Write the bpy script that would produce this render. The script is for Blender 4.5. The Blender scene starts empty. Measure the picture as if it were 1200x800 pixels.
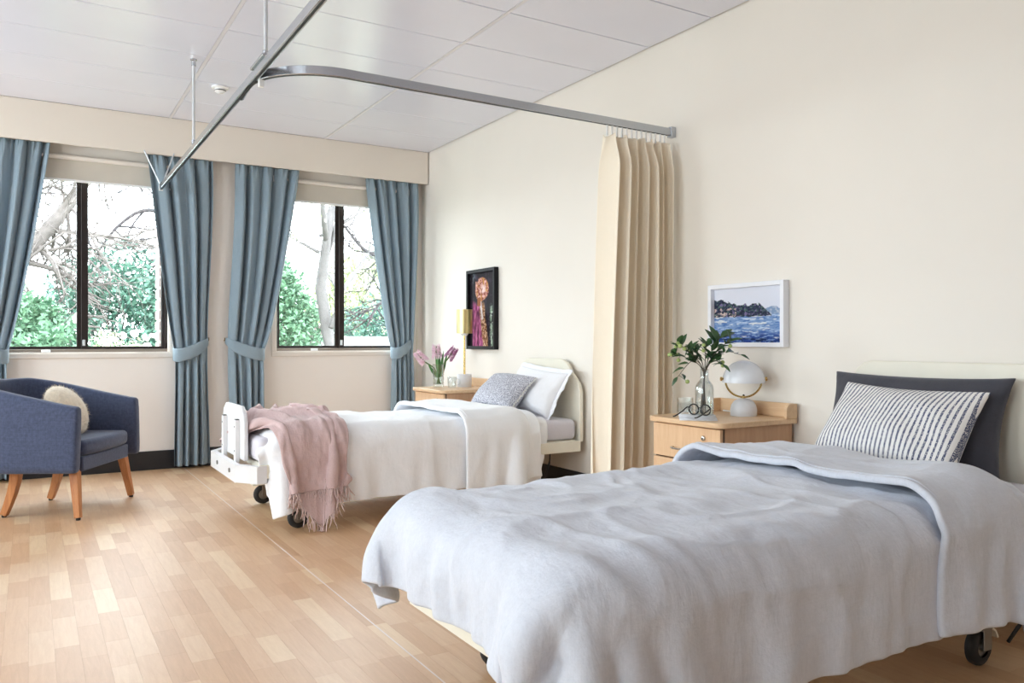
import bpy, math, random
import numpy as np
from mathutils import Vector, Matrix, noise

random.seed(7)
RNG = np.random.default_rng(7)
PI = math.pi
scene = bpy.context.scene
COL = scene.collection

# ------------------------------------------------------------------ camera
cam_d = bpy.data.cameras.new('camera')
cam_d.sensor_width = 36.0
cam_d.lens = 36.0 * 935 / 1200
cam_d.clip_start = 0.05
cam = bpy.data.objects.new('camera', cam_d)
cam.location = (-3.09, -6.733, 0.992)
cam.rotation_euler = (PI / 2, 0, math.radians(-31.1))
COL.objects.link(cam)
scene.camera = cam

# ------------------------------------------------------------------ sky, exposure
SKY = 12.5
world = bpy.data.worlds.new('overcast_sky')
scene.world = world
world.use_nodes = True
bg = world.node_tree.nodes['Background']
bg.inputs['Color'].default_value = (0.88, 0.95, 1.0, 1)
bg.inputs['Strength'].default_value = SKY
scene.view_settings.view_transform = 'Standard'
scene.view_settings.look = 'None'
scene.view_settings.gamma = 1.0
scene.view_settings.use_curve_mapping = False
scene.view_settings.exposure = 0.30
scene.cycles.max_bounces = 10
scene.cycles.diffuse_bounces = 6
scene.cycles.transparent_max_bounces = 24


def portal(name, loc, rot, w, h):
    d = bpy.data.lights.new(name, 'AREA')
    d.shape = 'RECTANGLE'
    d.size, d.size_y = w, h
    d.cycles.is_portal = True
    o = bpy.data.objects.new(name, d)
    o.location, o.rotation_euler = loc, rot
    COL.objects.link(o)


# daylight enters only through the windows: portals guide the sky sampling there
W1 = (-2.735, 1.15)      # centre x, width of the two windows in the picture
W2 = (-0.76, 1.15)
WZ0, WZ1 = 0.905, 2.30
for i, (xc, w) in enumerate((W1, W2)):
    portal('sky_portal', (xc, 0.27, (WZ0 + WZ1) / 2), (-PI / 2, 0, 0), w, WZ1 - WZ0)
LW = ((-1.6, 1.45), (-4.0, 1.45), (-6.4, 1.0))   # left wall windows: centre y, width; the last is added to lighten near sides
LX = -5.6
for yc, w in LW:
    portal('sky_portal', (LX - 0.27, yc, (0.75 + 2.35) / 2), (0, -PI / 2, 0), 1.6, w)


# ------------------------------------------------------------------ materials
def lin(r, g, b):
    f = lambda v: v / 12.92 if v <= 0.04045 else ((v + 0.055) / 1.055) ** 2.4
    return (f(r / 255), f(g / 255), f(b / 255), 1)


class NT:
    def __init__(self, name):
        self.m = bpy.data.materials.new(name)
        self.m.use_nodes = True
        self.t = self.m.node_tree
        self.b = self.t.nodes['Principled BSDF']
        self.out = self.t.nodes['Material Output']

    def n(self, kind, **kw):
        nd = self.t.nodes.new(kind)
        for k, v in kw.items():
            if k in nd.inputs.keys():
                nd.inputs[k].default_value = v
            else:
                setattr(nd, k, v)
        return nd

    def l(self, a, b):
        self.t.links.new(a, b)

    def coord(self, kind='Object', scale=(1, 1, 1), rot=(0, 0, 0)):
        if kind == 'Position':
            src = self.n('ShaderNodeNewGeometry').outputs['Position']
        else:
            src = self.n('ShaderNodeTexCoord').outputs[kind]
        mp = self.n('ShaderNodeMapping')
        mp.inputs['Scale'].default_value = scale
        mp.inputs['Rotation'].default_value = rot
        self.l(src, mp.inputs['Vector'])
        return mp.outputs['Vector']

    def noise(self, vec, scale, detail=3, rough=0.5, dist=0.0):
        nd = self.n('ShaderNodeTexNoise')
        nd.inputs['Scale'].default_value = scale
        nd.inputs['Detail'].default_value = detail
        nd.inputs['Roughness'].default_value = rough
        nd.inputs['Distortion'].default_value = dist
        self.l(vec, nd.inputs['Vector'])
        return nd.outputs['Fac']

    def ramp(self, fac, stops):
        nd = self.n('ShaderNodeValToRGB')
        el = nd.color_ramp.elements
        while len(el) < len(stops):
            el.new(0.5)
        for e, (p, c) in zip(el, stops):
            e.position, e.color = p, c
        self.l(fac, nd.inputs['Fac'])
        return nd.outputs['Color']

    def bump(self, h, strength, dist=0.01, normal=None):
        nd = self.n('ShaderNodeBump')
        nd.inputs['Strength'].default_value = strength
        nd.inputs['Distance'].default_value = dist
        self.l(h, nd.inputs['Height'])
        if normal:
            self.l(normal, nd.inputs['Normal'])
        return nd.outputs['Normal']

    def math(self, op, a, b=None):
        nd = self.n('ShaderNodeMath', operation=op)
        for i, v in enumerate((a, b)):
            if v is None:
                continue
            if isinstance(v, (int, float)):
                nd.inputs[i].default_value = v
            else:
                self.l(v, nd.inputs[i])
        return nd.outputs[0]


def plain(name, col, rough=0.5, metal=0.0, spec=0.5, var=0.03, scale=6, bump=0.0, bscale=200, coat=0.0):
    t = NT(name)
    v = t.coord('Object')
    c = lin(*col)
    hi = tuple(min(1, x * (1 + var)) for x in c[:3]) + (1,)
    lo = tuple(x * (1 - var) for x in c[:3]) + (1,)
    t.l(t.ramp(t.noise(v, scale), [(0.3, lo), (0.7, hi)]), t.b.inputs['Base Color'])
    t.b.inputs['Roughness'].default_value = rough
    t.b.inputs['Metallic'].default_value = metal
    t.b.inputs['Specular IOR Level'].default_value = spec
    t.b.inputs['Coat Weight'].default_value = coat
    if bump:
        t.l(t.bump(t.noise(v, bscale, 2), bump, 0.002), t.b.inputs['Normal'])
    return t.m


def fabric(name, col, weave=900, wrinkle=0.0, wscale=7, var=0.05, sheen=0.2, rough=0.9, transl=0.0, slub=0.0):
    """woven cloth: thread-scale bump, soft creases, slight colour slub"""
    t = NT(name)
    v = t.coord('Object')
    c = lin(*col)
    hi = tuple(min(1, x * (1 + var)) for x in c[:3]) + (1,)
    lo = tuple(x * (1 - var) for x in c[:3]) + (1,)
    fac = t.noise(t.coord('Object', (1, 1, 1)), 60, 4, 0.7)
    if slub:
        a = t.noise(t.coord('Object', (8, 300, 300)), 1, 2)
        b = t.noise(t.coord('Object', (300, 300, 8)), 1, 2)
        fac = t.math('ADD', t.math('MULTIPLY', fac, 1 - slub), t.math('MULTIPLY', t.math('ADD', a, b), slub * 0.5))
    t.l(t.ramp(fac, [(0.3, lo), (0.7, hi)]), t.b.inputs['Base Color'])
    t.b.inputs['Roughness'].default_value = rough
    t.b.inputs['Specular IOR Level'].default_value = 0.2
    t.b.inputs['Sheen Weight'].default_value = sheen
    nrm = t.bump(t.noise(v, weave, 2), 0.25, 0.001)
    if wrinkle:
        w1 = t.noise(t.coord('Object', (1.0, 1.0, 0.8)), wscale, 5, 0.62, 0.4)
        w2 = t.noise(t.coord('Object', (2.6, 1.0, 0.8), (0.3, 0.1, 0.7)), wscale * 2.2, 3, 0.5)
        nrm = t.bump(t.math('ADD', w1, t.math('MULTIPLY', w2, 0.35)), wrinkle, 0.02, nrm)
    t.l(nrm, t.b.inputs['Normal'])
    if transl:
        tr = t.n('ShaderNodeBsdfTranslucent')
        tr.inputs['Color'].default_value = c
        mx = t.n('ShaderNodeMixShader')
        mx.inputs['Fac'].default_value = transl
        t.l(t.b.outputs[0], mx.inputs[1])
        t.l(tr.outputs[0], mx.inputs[2])
        t.l(mx.outputs[0], t.out.inputs['Surface'])
    return t.m


def wood(name, dark, light, axis='x', scale=1.0, rough=0.45, coat=0.0, pos=False):
    t = NT(name)
    st = {'x': (1.2, 14, 14), 'y': (14, 1.2, 14), 'z': (14, 14, 1.2)}[axis]
    v = t.coord('Position' if pos else 'Object', tuple(s * scale for s in st))
    f = t.noise(v, 3.0, 5, 0.6, 0.8)
    fine = t.noise(t.coord('Position' if pos else 'Object', tuple(s * scale * 7 for s in st)), 3.0, 3, 0.6)
    mixf = t.math('ADD', t.math('MULTIPLY', f, 0.7), t.math('MULTIPLY', fine, 0.3))
    t.l(t.ramp(mixf, [(0.3, lin(*dark)), (0.7, lin(*light))]), t.b.inputs['Base Color'])
    t.b.inputs['Roughness'].default_value = rough
    t.b.inputs['Coat Weight'].default_value = coat
    t.l(t.bump(fine, 0.06, 0.002), t.b.inputs['Normal'])
    return t.m


def thin_glass(name, tint=(1, 1, 1), gloss=0.06, edge=0.5):
    t = NT(name)
    tr = t.n('ShaderNodeBsdfTransparent')
    tr.inputs['Color'].default_value = tint + (1,)
    gl = t.n('ShaderNodeBsdfGlossy')
    gl.inputs['Roughness'].default_value = 0.02
    lw = t.n('ShaderNodeLayerWeight')
    lw.inputs['Blend'].default_value = 0.25
    f = t.math('ADD', t.math('MULTIPLY', lw.outputs['Facing'], edge), gloss)
    mx = t.n('ShaderNodeMixShader')
    t.l(f, mx.inputs['Fac'])
    t.l(tr.outputs[0], mx.inputs[1])
    t.l(gl.outputs[0], mx.inputs[2])
    t.l(mx.outputs[0], t.out.inputs['Surface'])
    return t.m


def leafy(name, dark, light, rough=0.5, transl=0.3):
    t = NT(name)
    g = t.n('ShaderNodeNewGeometry')
    col = t.ramp(g.outputs['Random Per Island'], [(0.0, lin(*dark)), (1.0, lin(*light))])
    t.l(col, t.b.inputs['Base Color'])
    t.b.inputs['Roughness'].default_value = rough
    tr = t.n('ShaderNodeBsdfTranslucent')
    t.l(col, tr.inputs['Color'])
    mx = t.n('ShaderNodeMixShader')
    mx.inputs['Fac'].default_value = transl
    t.l(t.b.outputs[0], mx.inputs[1])
    t.l(tr.outputs[0], mx.inputs[2])
    t.l(mx.outputs[0], t.out.inputs['Surface'])
    return t.m


def painted(name):
    t = NT(name)
    a = t.n('ShaderNodeVertexColor', layer_name='paint')
    t.l(a.outputs['Color'], t.b.inputs['Base Color'])
    t.b.inputs['Roughness'].default_value = 0.6
    t.b.inputs['Specular IOR Level'].default_value = 0.15
    t.l(t.bump(t.noise(t.coord('Object'), 260, 3), 0.25, 0.002), t.b.inputs['Normal'])
    return t.m


M = {}
M['wall'] = plain('cream_wall_paint', (236, 230, 221), 0.6, var=0.012, scale=2, bump=0.05, bscale=300)
M['wall_back'] = plain('pinkish_cream_wall_paint', (242, 235, 228), 0.6, var=0.012, scale=2, bump=0.05, bscale=300)
M['ceiling'] = plain('white_ceiling_panel', (230, 232, 245), 0.24, var=0.01, scale=3, spec=0.5)
M['pelmet'] = plain('beige_pelmet_paint', (228, 219, 207), 0.6, var=0.012, scale=2)
M['deck'] = plain('shadowed_ceiling_void', (120, 118, 122), 0.8)
M['tee'] = plain('white_ceiling_tee', (222, 221, 226), 0.45)
M['base'] = plain('black_baseboard_vinyl', (30, 29, 32), 0.5)
M['trim'] = plain('pale_window_trim_paint', (232, 224, 215), 0.45)
M['bronze'] = plain('dark_bronze_aluminium', (46, 38, 36), 0.4, 0.3)
M['sill'] = plain('warm_grey_aluminium', (140, 128, 118), 0.45, 0.3)
M['pane'] = thin_glass('window_glass', (0.97, 0.99, 0.985), 0.03, 0.25)
M['blind'] = plain('beige_blind_fabric', (203, 196, 184), 0.8, bump=0.1, bscale=700)
M['track'] = plain('ivory_track_paint', (232, 226, 204), 0.4)
M['alu'] = plain('satin_aluminium', (186, 190, 196), 0.24, 0.9)
M['slot'] = plain('dark_track_slot', (40, 42, 46), 0.5)
M['rod'] = plain('pale_rod_paint', (205, 208, 212), 0.35, 0.4)
M['white'] = plain('white_plastic', (238, 238, 238), 0.4)
M['blue_curtain'] = fabric('blue_grey_curtain_cloth', (150, 168, 180), 700, 0.0, var=0.05, sheen=0.15, rough=0.6, transl=0.12, slub=0.4)
M['cream_curtain'] = fabric('cream_curtain_cloth', (252, 241, 222), 900, 0, var=0.01, transl=0.1)
M['hook'] = plain('brass_hook', (150, 120, 60), 0.35, 1)
M['bedframe'] = plain('ivory_bed_enamel', (235, 230, 215), 0.4)
M['bedwhite'] = plain('white_bed_enamel', (226, 226, 228), 0.4)
M['dark'] = plain('black_rubber', (34, 34, 36), 0.6)
M['steel'] = plain('castor_steel', (150, 148, 145), 0.35, 0.9)
M['sheet'] = fabric('lilac_grey_sheet', (214, 211, 220), 1000, 0.12, 9, 0.02)
M['linen_grey'] = fabric('pale_grey_linen', (208, 212, 222), 800, 0.35, 9, 0.08, slub=0.5)
M['linen_white'] = fabric('white_linen', (246, 248, 252), 900, 0.22, 9, 0.02, slub=0.3)
M['pillow_white'] = fabric('white_pillow_cotton', (238, 239, 244), 900, 0.25, 9, 0.02)
M['pillow_dark'] = fabric('charcoal_cotton', (70, 70, 78), 900, 0.2, 8, 0.05)
M['piping'] = fabric('pale_seam_thread', (225, 222, 215), 900, 0, var=0.1)
M['throw'] = fabric('dusty_pink_linen', (204, 178, 177), 500, 0.35, 16, 0.08, slub=0.7)
M['fringe'] = fabric('pink_fringe_yarn', (214, 190, 186), 500, 0, var=0.12)
M['chair'] = fabric('navy_chair_tweed', (70, 78, 102), 300, 0, var=0.4, slub=0.45)
M['leg'] = wood('orange_oak_leg', (170, 104, 58), (206, 142, 88), 'z', 1.0, 0.4)
M['fluff'] = fabric('oatmeal_fluffy_wool', (222, 208, 186), 160, 0, var=0.12, sheen=0.6)
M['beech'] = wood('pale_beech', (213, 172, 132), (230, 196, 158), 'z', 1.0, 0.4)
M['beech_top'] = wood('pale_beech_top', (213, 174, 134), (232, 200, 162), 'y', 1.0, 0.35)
M['beech_shaded'] = wood('shaded_beech_side', (190, 146, 112), (208, 168, 132), 'z', 1.0, 0.45)  # beech with shade put into the colour, for sides turned from the windows
M['gap'] = plain('shadow_gap_brown', (92, 68, 52), 0.7)
M['chrome'] = plain('brushed_steel', (190, 186, 180), 0.25, 1)
M['brass'] = plain('polished_brass', (224, 194, 128), 0.22, 1)
M['brass_pale'] = plain('champagne_metal_shade', (216, 198, 146), 0.34, 0.85)
M['stone'] = plain('pale_grey_stone', (222, 222, 226), 0.4, var=0.05, scale=25)
M['lampwhite'] = plain('white_lamp_enamel', (230, 232, 238), 0.22)
M['clear'] = thin_glass('clear_glass', (0.95, 0.97, 0.97), 0.05, 0.75)
M['stem'] = plain('green_stem', (92, 120, 60), 0.5)
M['stem_brown'] = plain('dark_twig', (62, 52, 38), 0.6)
M['leaf_dark'] = plain('glossy_dark_leaf', (56, 90, 52), 0.3, var=0.2, scale=30)
M['leaf_mid'] = plain('bright_green_leaf', (74, 128, 62), 0.4, var=0.15, scale=30)
M['berry'] = plain('pale_green_berry', (174, 192, 120), 0.35, var=0.12, scale=40)
M['floret'] = leafy('pink_floret', (232, 196, 214), (250, 236, 242), 0.5, 0.3)
M['floret_mauve'] = leafy('mauve_floret', (176, 110, 160), (226, 176, 210), 0.5, 0.3)
M['black'] = plain('black_gloss', (22, 21, 22), 0.3)
M['frame_black'] = plain('black_picture_frame', (22, 20, 24), 0.5, spec=0.25)
M['frame_white'] = plain('white_picture_frame', (236, 238, 244), 0.4)
M['paint'] = painted('painted_picture')
M['paper'] = plain('magazine_paper', (228, 230, 236), 0.5, var=0.12, scale=30)
M['weld'] = plain('pale_weld_bead', (226, 212, 206), 0.35)
M['gap_floor'] = plain('floor_joint', (176, 142, 112), 0.6)
M['bark_pale'] = plain('pale_grey_bark', (84, 80, 80), 0.8, var=0.15, scale=12, bump=0.4, bscale=30)
M['bark_twig'] = plain('pale_twig_bark', (92, 85, 82), 0.8, var=0.2, scale=12)
M['bark_dark'] = plain('dark_grey_bark', (58, 52, 54), 0.8, var=0.2, scale=12, bump=0.4, bscale=30)
M['foliage_teal'] = leafy('teal_green_foliage', (36, 72, 62), (112, 154, 134))
M['foliage_green'] = leafy('mid_green_foliage', (44, 80, 58), (124, 162, 130))
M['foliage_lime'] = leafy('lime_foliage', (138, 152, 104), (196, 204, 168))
M['petal'] = leafy('cream_petals', (236, 226, 214), (255, 250, 244), 0.5, 0.3)
M['fence'] = plain('brown_fence_board', (110, 96, 94), 0.8, var=0.15, scale=8)
M['grass'] = plain('garden_lawn', (120, 124, 104), 0.9, var=0.25, scale=4)
M['drive'] = plain('pale_concrete_drive', (196, 198, 202), 0.8, var=0.06)
M['brick'] = plain('pale_pink_brick', (196, 170, 164), 0.85, var=0.1, scale=20, bump=0.3, bscale=80)
M['mortar'] = plain('mortar', (168, 160, 154), 0.9)


# ------------------------------------------------------------------ mesh helpers
class MB:
    """collects shapes, build() links them as one mesh object"""

    def __init__(self):
        self.v, self.f, self.mi = [], [], []

    def add(self, vs, fs, mi=0):
        o = len(self.v)
        self.v += [tuple(p) for p in vs]
        self.f += [tuple(i + o for i in f) for f in fs]
        self.mi += [mi] * len(fs)
        return self

    def box(self, x0, x1, y0, y1, z0, z1, mi=0, mat=None):
        vs = [Vector((x, y, z)) for x in (x0, x1) for y in (y0, y1) for z in (z0, z1)]
        if mat is not None:
            vs = [mat @ p for p in vs]
        fs = [(0, 1, 3, 2), (4, 6, 7, 5), (0, 4, 5, 1), (2, 3, 7, 6), (0, 2, 6, 4), (1, 5, 7, 3)]
        return self.add(vs, fs, mi)

    def sweep(self, pts, prof, closed_prof=True, up=(0, 0, 1), scales=None, caps=True, mi=0):
        """sweep a 2D profile (side, up) along pts"""
        pts = [Vector(p) for p in pts]
        n, k = len(pts), len(prof)
        vs = []
        for i, p in enumerate(pts):
            d = (pts[min(i + 1, n - 1)] - pts[max(i - 1, 0)]).normalized()
            u = Vector(up)
            if abs(d.dot(u)) > 0.98:
                u = Vector((1, 0, 0))
            s = d.cross(u).normalized()
            u2 = s.cross(d).normalized()
            sc = scales[i] if scales else 1
            vs += [p + s * (a * sc) + u2 * (b * sc) for a, b in prof]
        fs = []
        for i in range(n - 1):
            for j in range(k if closed_prof else k - 1):
                a, b = i * k + j, i * k + (j + 1) % k
                fs.append((a, b, b + k, a + k))
        if caps and closed_prof:
            fs.append(tuple(range(k))[::-1])
            fs.append(tuple(range((n - 1) * k, n * k)))
        return self.add(vs, fs, mi)

    def tube(self, pts, r, n=8, mi=0):
        rs = r if isinstance(r, (list, tuple)) else [r] * len(pts)
        prof = [(math.cos(2 * PI * i / n), math.sin(2 * PI * i / n)) for i in range(n)]
        return self.sweep(pts, prof, scales=rs, mi=mi)

    def lathe(self, prof, c=(0, 0, 0), n=32, mi=0, mat=None):
        """prof: (radius, z) pairs"""
        vs, fs = [], []
        k = len(prof)
        for i in range(n):
            a = 2 * PI * i / n
            for r, z in prof:
                p = Vector((r * math.cos(a), r * math.sin(a), z))
                if mat is not None:
                    p = mat @ p
                vs.append(p + Vector(c))
        for i in range(n):
            j = (i + 1) % n
            for q in range(k - 1):
                a, b, cc, d = i * k + q, j * k + q, j * k + q + 1, i * k + q + 1
                fs.append((a, b, cc, d))
        return self.add(vs, fs, mi)

    def prism(self, poly, axis, a0, a1, mi=0):
        """poly of 2D points extruded along axis ('x': (y,z), 'y': (x,z), 'z': (x,y))"""
        put = {'x': lambda p, a: (a, p[0], p[1]), 'y': lambda p, a: (p[0], a, p[1]), 'z': lambda p, a: (p[0], p[1], a)}[axis]
        n = len(poly)
        vs = [put(p, a0) for p in poly] + [put(p, a1) for p in poly]
        fs = [tuple(range(n))[::-1], tuple(range(n, 2 * n))]
        fs += [(i, (i + 1) % n, n + (i + 1) % n, n + i) for i in range(n)]
        return self.add(vs, fs, mi)

    def grid(self, P, mi=0):
        n, m = P.shape[:2]
        fs = [(i * m + j, (i + 1) * m + j, (i + 1) * m + j + 1, i * m + j + 1) for i in range(n - 1) for j in range(m - 1)]
        return self.add([tuple(p) for p in P.reshape(-1, 3)], fs, mi)

    def sphere(self, c, r, n=12, m=8, s=(1, 1, 1), mi=0):
        prof = [(r * math.sin(PI * i / m) + 1e-5, -r * math.cos(PI * i / m)) for i in range(m + 1)]
        return self.lathe(prof, c, n, mi, Matrix.Diagonal((*s, 1)))

    def build(self, name, mat, parent=None, smooth=True, bevel=0, seg=2, subsurf=0, solid=0, angle=35, offset=-1, kind=None):
        me = bpy.data.meshes.new(name)
        off = Vector((0, 0, 0))
        if parent is not None:
            off = Vector(parent.get('_base', (0, 0, 0)))
        me.from_pydata([tuple(Vector(p) - off) for p in self.v] if off.length else self.v, [], self.f)
        mats = mat if isinstance(mat, list) else [mat]
        for mm in mats:
            me.materials.append(mm)
        if len(mats) > 1:
            me.polygons.foreach_set('material_index', self.mi)
        me.validate()
        o = bpy.data.objects.new(name, me)
        COL.objects.link(o)
        if parent is not None:
            o.parent = parent
            o['_base'] = tuple(off)
        fix_normals(me)
        if smooth:
            me.polygons.foreach_set('use_smooth', [True] * len(me.polygons))
            if angle < 180:
                me.set_sharp_from_angle(angle=math.radians(angle))
        if solid:
            md = o.modifiers.new('solid', 'SOLIDIFY')
            md.thickness, md.offset = solid, offset
        if bevel:
            md = o.modifiers.new('bevel', 'BEVEL')
            md.width, md.segments, md.limit_method = bevel, seg, 'ANGLE'
            md.harden_normals = False
        if subsurf:
            md = o.modifiers.new('subsurf', 'SUBSURF')
            md.levels = md.render_levels = subsurf
        if kind:
            o['kind'] = kind
        return o


def fix_normals(me):
    import bmesh
    bm = bmesh.new()
    bm.from_mesh(me)
    bmesh.ops.recalc_face_normals(bm, faces=bm.faces)
    bm.to_mesh(me)
    bm.free()


def tag(o, label, cat, group=None, kind=None):
    o['label'], o['category'] = label, cat
    if group:
        o['group'] = group
    if kind:
        o['kind'] = kind
    return o


def thing(name, label, cat, base, group=None, rotz=0.0, local=False, kind=None):
    """Empty at the thing's base; child meshes are given in world coordinates unless local"""
    o = bpy.data.objects.new(name, None)
    o.empty_display_size = 0.1
    o.location = base
    o.rotation_euler = (0, 0, rotz)
    COL.objects.link(o)
    if not local:
        o['_base'] = tuple(base)
    return tag(o, label, cat, group, kind)


def copy_part(o, parent, loc=None, name=None):
    c = o.copy()
    COL.objects.link(c)
    c.parent = parent
    if loc is not None:
        c.location = loc
    return c


def smoothstep(a, b, x):
    t = np.clip((x - a) / (b - a), 0, 1)
    return t * t * (3 - 2 * t)


# ================================================================== LARGE STRUCTURE
RX0, RY0, H = LX, -10.0, 2.70
PL_Y = -0.16


# ---- floor: vinyl parquet blocks laid along y
def build_floor():
    root = bpy.data.objects.new('floor', None)
    COL.objects.link(root)
    tag(root, 'pale oak parquet floor with long narrow blocks and a welded seam', 'floor', kind='structure')
    root['_base'] = (0, 0, 0)
    sub = MB().box(RX0, 0, RY0, 0, -0.05, -0.0006).build('floor_bed', M['gap_floor'], root, smooth=False)
    tones = [((198, 154, 112), (214, 176, 136)), ((193, 148, 105), (208, 166, 124)), ((203, 162, 122), (218, 184, 146)),
             ((187, 141, 98), (203, 159, 117)), ((210, 174, 134), (226, 196, 158))]
    mats = []
    for i, (d, l) in enumerate(tones):
        m = wood('oak_block_tone', d, l, 'y', 1.6, 0.44, pos=True)
        m.node_tree.nodes['Principled BSDF'].inputs['IOR'].default_value = 2.4
        mats.append(m)
    w = 0.072
    wts = [0.34, 0.24, 0.22, 0.12, 0.08]
    pieces = []
    rnd = random.Random(3)
    ns = int(math.ceil(-RX0 / w))
    for s in range(ns):
        x1 = -s * w
        x0 = max(RX0, x1 - w)
        y = -rnd.uniform(0.0, 0.4)
        ya = 0.0
        while ya > RY0:
            L = rnd.choice((0.24, 0.32, 0.42))
            yb = max(RY0, y if ya == 0.0 else ya - L)
            if ya - yb > 0.02:
                pieces.append((x0, x1, yb, ya, rnd.choices(range(5), wts)[0]))
            ya = yb
    cx, cy = -3.09, -6.733
    s, c = math.sin(math.radians(31.1)), math.cos(math.radians(31.1))

    def seen(p):
        dx, dy = (p[0] + p[1]) / 2 - cx, (p[2] + p[3]) / 2 - cy
        dep, lat = dx * s + dy * c, dx * c - dy * s
        if dep < 0.5:
            return 0
        px, py = 600 + 935 * lat / dep, 400 + 935 * 0.992 / dep
        if not (0 <= px <= 1210 and py <= 815):
            return 0
        if -2.1 < (p[0] + p[1]) / 2 and -5.45 < (p[2] + p[3]) / 2 < -4.55:
            return 0            # under the near bed
        if -2.0 < (p[0] + p[1]) / 2 and -2.55 < (p[2] + p[3]) / 2 < -1.7:
            return 0            # under the far bed
        return (p[1] - p[0]) * (p[3] - p[2]) / dep ** 3

    pieces.sort(key=seen, reverse=True)
    cache = {}
    rest = MB()
    g = 0.00025
    for i, (x0, x1, y0, y1, t) in enumerate(pieces):
        if i < 300 and seen((x0, x1, y0, y1)) > 0:
            key = (round(x1 - x0, 3), round(y1 - y0, 3), t)
            hw, hl = (x1 - x0) / 2 - g, (y1 - y0) / 2 - g
            if key not in cache:
                o = MB().box(-hw, hw, -hl, hl, -0.006, 0).build('parquet_block', mats[t], root, smooth=False)
                cache[key] = o
            else:
                o = copy_part(cache[key], root)
            o.location = ((x0 + x1) / 2, (y0 + y1) / 2, 0)
        else:
            rest.box(x0 + g, x1 - g, y0 + g, y1 - g, -0.006, 0, t)
    rest.build('parquet_blocks', mats, root, smooth=False, kind='stuff')
    MB().box(-2.062, -2.057, RY0, -0.02, -0.001, 0.0006).build('weld_seam', M['weld'], root, smooth=False)


build_floor()


# ---- walls
def wall_with_holes(name, label, L, z1, holes, thick, mat, place):
    """local: u along wall 0..L, v thickness, z up; holes (u0,u1,z0,z1)"""
    us = sorted({0, L, *[h[0] for h in holes], *[h[1] for h in holes]})
    mb = MB()
    for a, b in zip(us[:-1], us[1:]):
        hs = [h for h in holes if h[0] <= a and h[1] >= b]
        if not hs:
            place(mb, a, b, 0, z1)
        else:
            place(mb, a, b, 0, hs[0][2])
            place(mb, a, b, hs[0][3], z1)
    o = mb.build(name, mat, smooth=False)
    return tag(o, label, 'wall', kind='structure')


wall_with_holes('wall_back', 'pinkish cream wall behind the two curtained windows', -RX0, H + 0.1,
                [(xc - w / 2 - RX0, xc + w / 2 - RX0, WZ0, WZ1) for xc, w in (W1, W2)], 0.14, M['wall_back'],
                lambda mb, a, b, z0, z1: mb.box(RX0 + a, RX0 + b, 0, 0.14, z0, z1))
wall_with_holes('wall_left', 'cream wall with two wide windows at the left side', -RY0, H + 0.1,
                [(yc - w / 2 - RY0, yc + w / 2 - RY0, 0.75, 2.35) for yc, w in LW], 0.2, M['wall'],
                lambda mb, a, b, z0, z1: mb.box(RX0 - 0.2, RX0, RY0 + a, RY0 + b, z0, z1))
tag(MB().box(0, 0.2, RY0, 0.14, 0, H + 0.1).build('wall_right', M['wall'], smooth=False),
    'plain cream wall behind both headboards', 'wall', kind='structure')
tag(MB().box(RX0 - 0.2, 0.2, RY0 - 0.2, RY0, 0, H + 0.1).build('wall_front', M['wall'], smooth=False),
    'plain cream wall behind the viewer', 'wall', kind='structure')


# ---- ceiling of lay-in panels
def build_ceiling():
    root = bpy.data.objects.new('ceiling', None)
    COL.objects.link(root)
    tag(root, 'white suspended ceiling of wide satin panels', 'ceiling', kind='structure')
    root['_base'] = (0, 0, 0)
    MB().box(RX0, 0, RY0, 0, H + 0.012, H + 0.06).build('ceiling_deck', M['deck'], root, smooth=False)
    xs = [0.0, -0.965, -2.175, -3.385, -4.595, RX0]
    ys = [PL_Y] + [-0.688 - 0.497 * k for k in range(19)]
    ys = [y for y in ys if y > RY0] + [RY0]
    cache = {}
    for x1, x0 in zip(xs[:-1], xs[1:]):
        for y1, y0 in zip(ys[:-1], ys[1:]):
            hw, hl = (x1 - x0) / 2 - 0.011, (y1 - y0) / 2 - 0.0035
            key = (round(hw, 4), round(hl, 4))
            if key not in cache:
                o = MB().box(-hw, hw, -hl, hl, 0, 0.01).build('ceiling_panel', M['ceiling'], root, smooth=False, bevel=0.0015, seg=1)
                cache[key] = o
            else:
                o = copy_part(cache[key], root)
            o.location = ((x0 + x1) / 2, (y0 + y1) / 2, H)
    for x in xs[1:-1]:
        MB().box(x - 0.0095, x + 0.0095, RY0, PL_Y, H - 0.001, H + 0.011).build('ceiling_tee', M['tee'], root, smooth=False)


build_ceiling()

# ---- pelmet over the windows, baseboards
tag(MB().box(RX0, -0.012, PL_Y, PL_Y + 0.018, 2.412, H).build('trim_1', M['pelmet'], smooth=False, bevel=0.002),
    'deep cream pelmet board above the blue curtains', 'pelmet', kind='structure')
tag(MB().box(RX0, 0, -0.012, 0, 0, 0.145).build('baseboard_back', M['base'], smooth=False, bevel=0.002),
    'tall black baseboard under the windows', 'baseboard', kind='structure')
tag(MB().box(-0.012, 0, RY0, -0.012, 0, 0.135).build('baseboard_right', M['base'], smooth=False, bevel=0.002),
    'tall black baseboard along the wall behind the beds', 'baseboard', kind='structure')
tag(MB().box(RX0, RX0 + 0.012, RY0, -0.012, 0, 0.145).build('baseboard_left', M['base'], smooth=False, bevel=0.002),
    'tall black baseboard under the left windows', 'baseboard', kind='structure')


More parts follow.
